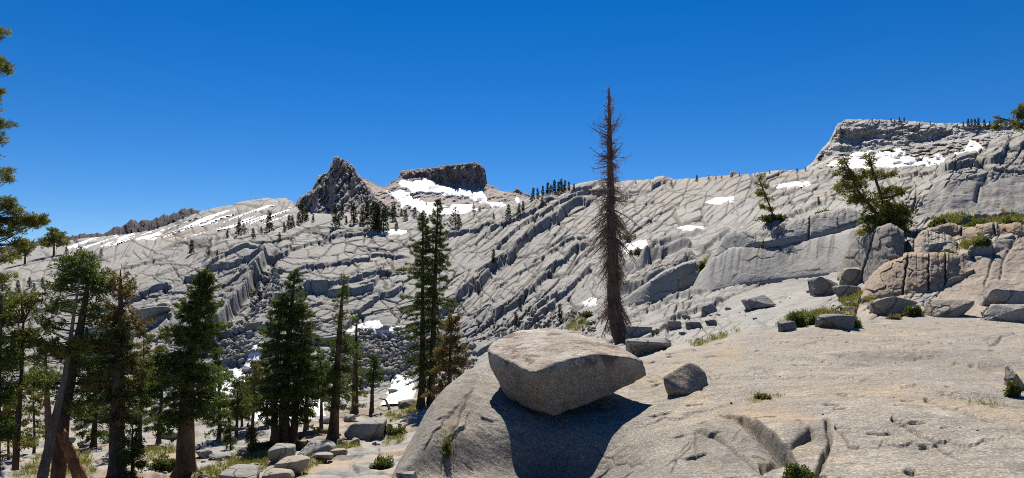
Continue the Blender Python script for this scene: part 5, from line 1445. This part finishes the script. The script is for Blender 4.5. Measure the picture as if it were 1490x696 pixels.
small_tree(668, 330, 18, "small conifer against the bushy dark one right of the twin tops", k=2, tmin=9.3)
small_tree(631, 316, 13, "little conifer on the crest between the twin pine tops", k=1, tmin=9.6)
small_tree(752, 477, 20, "small yellowish conifer low on the cracked wall above the perched boulder", k=1, tmin=7.6)
small_tree(757, 452, 16, "tiny conifer on a ledge of the cracked wall above the yellowish one", k=0, tmin=8.2)
small_tree(718, 385, 20, "thin conifer growing on the long diagonal ledge", k=0, tmin=8.6)
small_tree(815, 468, 24, "spindly pale conifer left of the dead tree's foot", k=0, tmin=7.4)
small_tree(392, 338, 30, "flat topped conifer at the right end of the pale far slope", k=3, tmin=10.3)
small_tree(369, 347, 15, "small conifer left of the flat topped one on the far slope", k=1, tmin=10.0)
small_tree(347, 342, 22, "taller dark conifer of a pair on the pale far slope", k=3, tmin=10.3)
small_tree(355, 341, 16, "rounder dark conifer of a pair on the pale far slope", k=4, tmin=10.3)
small_tree(331, 347, 12, "tiny conifer left of the pair on the pale far slope", k=0, tmin=10.3)
small_tree(380, 340, 10, "very small conifer below the flat topped one", k=1, tmin=10.3)
small_tree(279, 370, 20, "narrow double-tipped conifer on the left pavement slope", k=0, tmin=9.8)
small_tree(303, 374, 16, "stout small conifer right of the narrow one on the left slope", k=4, tmin=9.8)
small_tree(316, 374, 10, "faint small conifer right of the stout one on the left slope", k=0, tmin=9.8)
small_tree(97, 372, 12, "tiny conifer just right of the round-topped skyline pine", k=1, tmin=9.8)
LD = "faint small conifer among the few scattered low on the far left slope"
for (u, v, h) in [(26, 426, 18), (43, 420, 16), (50, 424, 12), (62, 418, 14), (118, 372, 12), (147, 374, 12), (4, 424, 26)]:
    small_tree(u, v, h, LD, "conifers low on the far left slope", tmin=9.0, k=(1, 2)[u % 2])
LE = "tiny conifer poking above the skyline right of the dead tree"
for (u, v, h) in [(977, 271, 9), (1014, 265, 10), (1031, 262, 7), (1042, 261, 5), (1050, 260, 5), (1076, 257, 5), (1120, 253, 5), (1160, 250, 6), (1172, 249, 6), (925, 268, 5), (946, 267, 4)]:
    small_tree(u, v, h, LE, "conifers along the right skyline", tmin=9.8, k=(1, 4)[u % 2])
LF = "tiny conifer on the flat top of the grey cliff"
for (u, v, h) in [(1269, 178, 5), (1297, 178, 6), (1302, 178, 5), (1309, 178, 7), (1316, 178, 7), (1354, 183, 6), (1360, 184, 4)]:
    small_tree(u, v, h, LF, "conifers on the cliff top", tmin=1.0, sheet=CLI, k=(1, 2)[u % 2])
LG = "small dark conifer in the cluster at the right end of the cliff top"
for (u, v, h) in [(1402, 185, 8), (1409, 185, 12), (1414, 185, 11), (1419, 185, 12), (1424, 185, 13), (1433, 186, 12), (1440, 186, 9)]:
    small_tree(u, v, h, LG, "conifer cluster on the cliff top", tmin=1.0, sheet=CLI, k=(0, 3)[u % 2])
small_tree(1192, 300, 13, "small snag-like conifer left of the bushy double pine", k=0, tmin=9.2)

# ------------------------------------------------------------------ fallen wood
def log(pts, r0, r1, label, mat, cat="log", name="log", tmin=5, lift=.5, sides=9):
    P = []
    for (u, v, *dd) in pts:
        b = G.at(u, v, tmin)
        P.append(np.array(b) if not dd else np.array(p3(u, v, dd[0] if dd[0] > 0 else G.at(pts[0][0], pts[0][1], tmin).y)))
    P = np.array(P); m = P[:, 1].mean() / F
    t_ = np.linspace(0, 1, 14); K = np.linspace(0, 1, len(P))
    path = np.stack([np.interp(t_, K, P[:, c]) for c in range(3)], -1)
    path[:, 2] += lift * r0 * m * (0 if len(pts[0]) > 2 else 1)
    rg = np.random.default_rng(len(label))
    V, Fq = tube(path, np.linspace(r0, r1, 14) * m, sides, .07, rg)
    c0 = path[0].copy(); n = len(V)
    V = np.concatenate([V, path[[0, -1]]])
    caps = np.array([[n, (i + 1) % sides, i] for i in range(sides)] + [[n + 1, n - sides + i, n - sides + (i + 1) % sides] for i in range(sides)])
    o = mesh_np(name, V - c0, [Fq, caps], M[mat], smooth=True); o.location = c0
    return tag(o, label, cat)
log([(118, 700, 46.2), (104, 664, 46.0), (88, 626, 45.8)], 10, 6, "broken orange brown trunk leaning back against the slanting pines", 'wood_orange')
log([(420, 640), (445, 634), (478, 630)], 4.5, 3.5, "fallen brown log between the three-trunked tree and the leaning pine", 'bark')
log([(362, 652), (382, 649), (398, 645)], 3.5, 3, "short fallen log left of the three trunks", 'bark')
log([(500, 612), (520, 614), (540, 620)], 1.6, 1.0, "grey fallen branch beside the big wedge boulder", 'wood_grey')
log([(567, 596, -1), (561, 582, -1), (552, 580, -1)], 2.0, .8, "crooked dead grey branch standing at the snow bank", 'wood_grey')

# ------------------------------------------------------------------ low shrubs, flowers and grass
def shrub(u, vb, w, h, label, mat='shrub', seed=1, tmin=0.0, size=None, n=None, group=None, cat="shrub", name="shrub"):
    rg = np.random.default_rng(seed); B = G.at(u, vb, tmin); m = B.y / F
    n = n or int(60 + w * h * .55)
    nl = 7
    lc = np.stack([rg.uniform(-.75, .75, nl), rg.uniform(-.6, .6, nl), 0 * np.arange(nl)], -1); lr = rg.uniform(.25, .6, nl); lh = rg.uniform(.35, 1.0, nl)
    li_ = rg.integers(0, nl, n)
    q = rg.normal(size=(n, 3)); q /= np.linalg.norm(q, axis=1)[:, None]; q *= rg.random((n, 1)) ** .5
    q[:, 2] = abs(q[:, 2])
    C = (lc[li_] + q * np.stack([lr, lr, lh], -1)[li_]) * np.array([w * .5 * m, w * .4 * m, h * m])
    s = size or np.clip(5.0 * m, .035, .3)
    V, Fa, tn = sprays(C, q + np.array([0, 0, .5]), s, 5, rg, .42)
    nb = 24
    e = empty(name, B)
    mesh_np("leaves", V + np.array([0, w * .2 * m, 0]), Fa, M[mat], e, attrs={"tone": tn})
    t_ = np.linspace(0, 1, 4); tips = C[rg.integers(0, n, nb)]
    P = tips[:, None] * t_[None, :, None] * np.array([1, 1, 1]) + np.array([0, w * .2 * m, -.02])
    Vt, Ft = tubes3(P, np.full((nb, 4), .12 * s))
    mesh_np("twigs", Vt, Ft, M['bark'], e)
    return tag(e, label, cat, group)
SH = [
 (1172, 475, 46, 22, "green bush on the slab edge beside the small brown block", 'shrub', 0),
 (1226, 477, 56, 18, "dark green bush right of the mossy boulder on the slab edge", 'shrub', 0),
 (1334, 461, 26, 18, "green bush wedged right of the flat outcrop boulder", 'shrub', 0),
 (1160, 716, 60, 34, "leafy bush at the bottom edge in the split of the slab", 'shrub', 0),
 (1476, 578, 20, 22, "small bright plant at the right edge by the stained boulder", 'shrub', 0),
 (1112, 581, 18, 6, "small dry tuft in a hollow in the middle of the slab", 'shrub_dry', 0),
 (647, 664, 13, 24, "dark green plant growing in the crack down the slab's flank", 'shrub', 0),
 (556, 684, 34, 18, "low green bush at the left foot of the slab", 'shrub', 0),
 (572, 636, 34, 16, "green bush on the bench beside the slab's left flank", 'shrub', 4.9),
 (236, 686, 32, 18, "green bush at the foot of the thick trunk", 'shrub', 4.9),
 (382, 655, 40, 14, "low green shrub behind the rounded white boulder", 'shrub', 4.9),
 (440, 655, 24, 9, "dry orange shrub among the lower left boulders", 'shrub_dry', 4.9),
 (395, 608, 26, 12, "small shrub in front of the wide snow field", 'shrub', 4.9),
 (930, 372, 26, 12, "dark green bush below the hollow snow patch", 'shrub', 7),
 (922, 350, 30, 10, "low dark bush left of the hollow snow patch", 'shrub', 7),
 (1128, 322, 34, 8, "mat of green at the sapling's foot", 'shrub', 5),
 (1202, 318, 30, 12, "green cushion plant on the grey ledges left of the bushy pine", 'shrub', 6),
 (1120, 362, 24, 7, "brownish mat on the streaked slab's upper edge", 'shrub_dry', 6),
 (1022, 398, 8, 18, "narrow green strip of plants in the cleft of the steep slab", 'shrub', 5.5),
 (1372, 330, 26, 12, "green clump at the left end of the flower ledge", 'shrub', 5.5),
 (1432, 332, 34, 10, "long green clump on the flower ledge", 'shrub', 5.5),
 (1478, 330, 30, 13, "green clump at the right end of the flower ledge", 'shrub', 5.5),
 (1380, 376, 34, 12, "dark green mat beside the white flat stone", 'shrub', 5.2),
 (1430, 358, 24, 10, "olive mat right of the white flat stone", 'shrub', 5.2),
 (1440, 462, 16, 12, "dry clump between the rounded tan boulder and pale blocks", 'shrub_dry', 4.2),
 (1302, 466, 20, 5, "low dry strip under the flat outcrop boulder", 'shrub_dry', 4.0),
 (856, 462, 26, 12, "dull green bush on the ledge left of the dead trunk", 'shrub', 7),
 (590, 395, 30, 8, "faint green mat on the wall left of the twin pine", 'shrub', 8),
 (365, 430, 14, 12, "olive bush in the dark gully", 'shrub', 8),
]
for i, (u, vb, w, h, lab, mat, tm) in enumerate(SH):
    shrub(u, vb, w, h, lab, mat, 700 + i, tm)
shrub(1403, 338, 10, 6, "pink flowers at the left end of the brown rock lip", 'petal', 760, 5.4, n=26, size=.09, cat="flowers", name="wildflowers")
shrub(1470, 322, 16, 7, "pink flowers above the clump at the right end of the ledge", 'petal', 761, 5.4, n=22, size=.09, cat="flowers", name="wildflowers")
shrub(1436, 322, 12, 6, "few pink flowers over the long green clump", 'petal', 762, 5.4, n=14, size=.09, cat="flowers", name="wildflowers")

def grass():
    rg = np.random.default_rng(77)
    vis = (veg > .35) & (T > .5) & (T < 9)
    jj, ii = np.nonzero(vis)
    w = veg[jj, ii] * np.clip(D[jj, ii] / 40, .2, 1.5)
    pick = rg.choice(len(jj), size=min(15000, len(jj)), p=w / w.sum())
    jj, ii = jj[pick], ii[pick]
    C = np.stack([G.X[jj, ii], D[jj, ii], G.Z[jj, ii]], -1) + rg.normal(size=(len(jj), 3)) * .05
    patch = sstep(-.2, .3, fbm(C[:, 0] * .9, C[:, 1] * .9, 78, 3))
    C = C[patch > .3]
    s = np.clip(C[:, 1] / F * 5.5, .05, .3)
    V, Fa, tn = sprays(C, np.tile([[0, 0, 1.0]], (len(C), 1)), s, 4, rg, .16, .35)
    o = mesh_np("grass", V, Fa, M['grass'], attrs={"tone": tn})
    tag(o, "short dry and green grass in the soil pockets", "grass", kind="stuff")
grass()
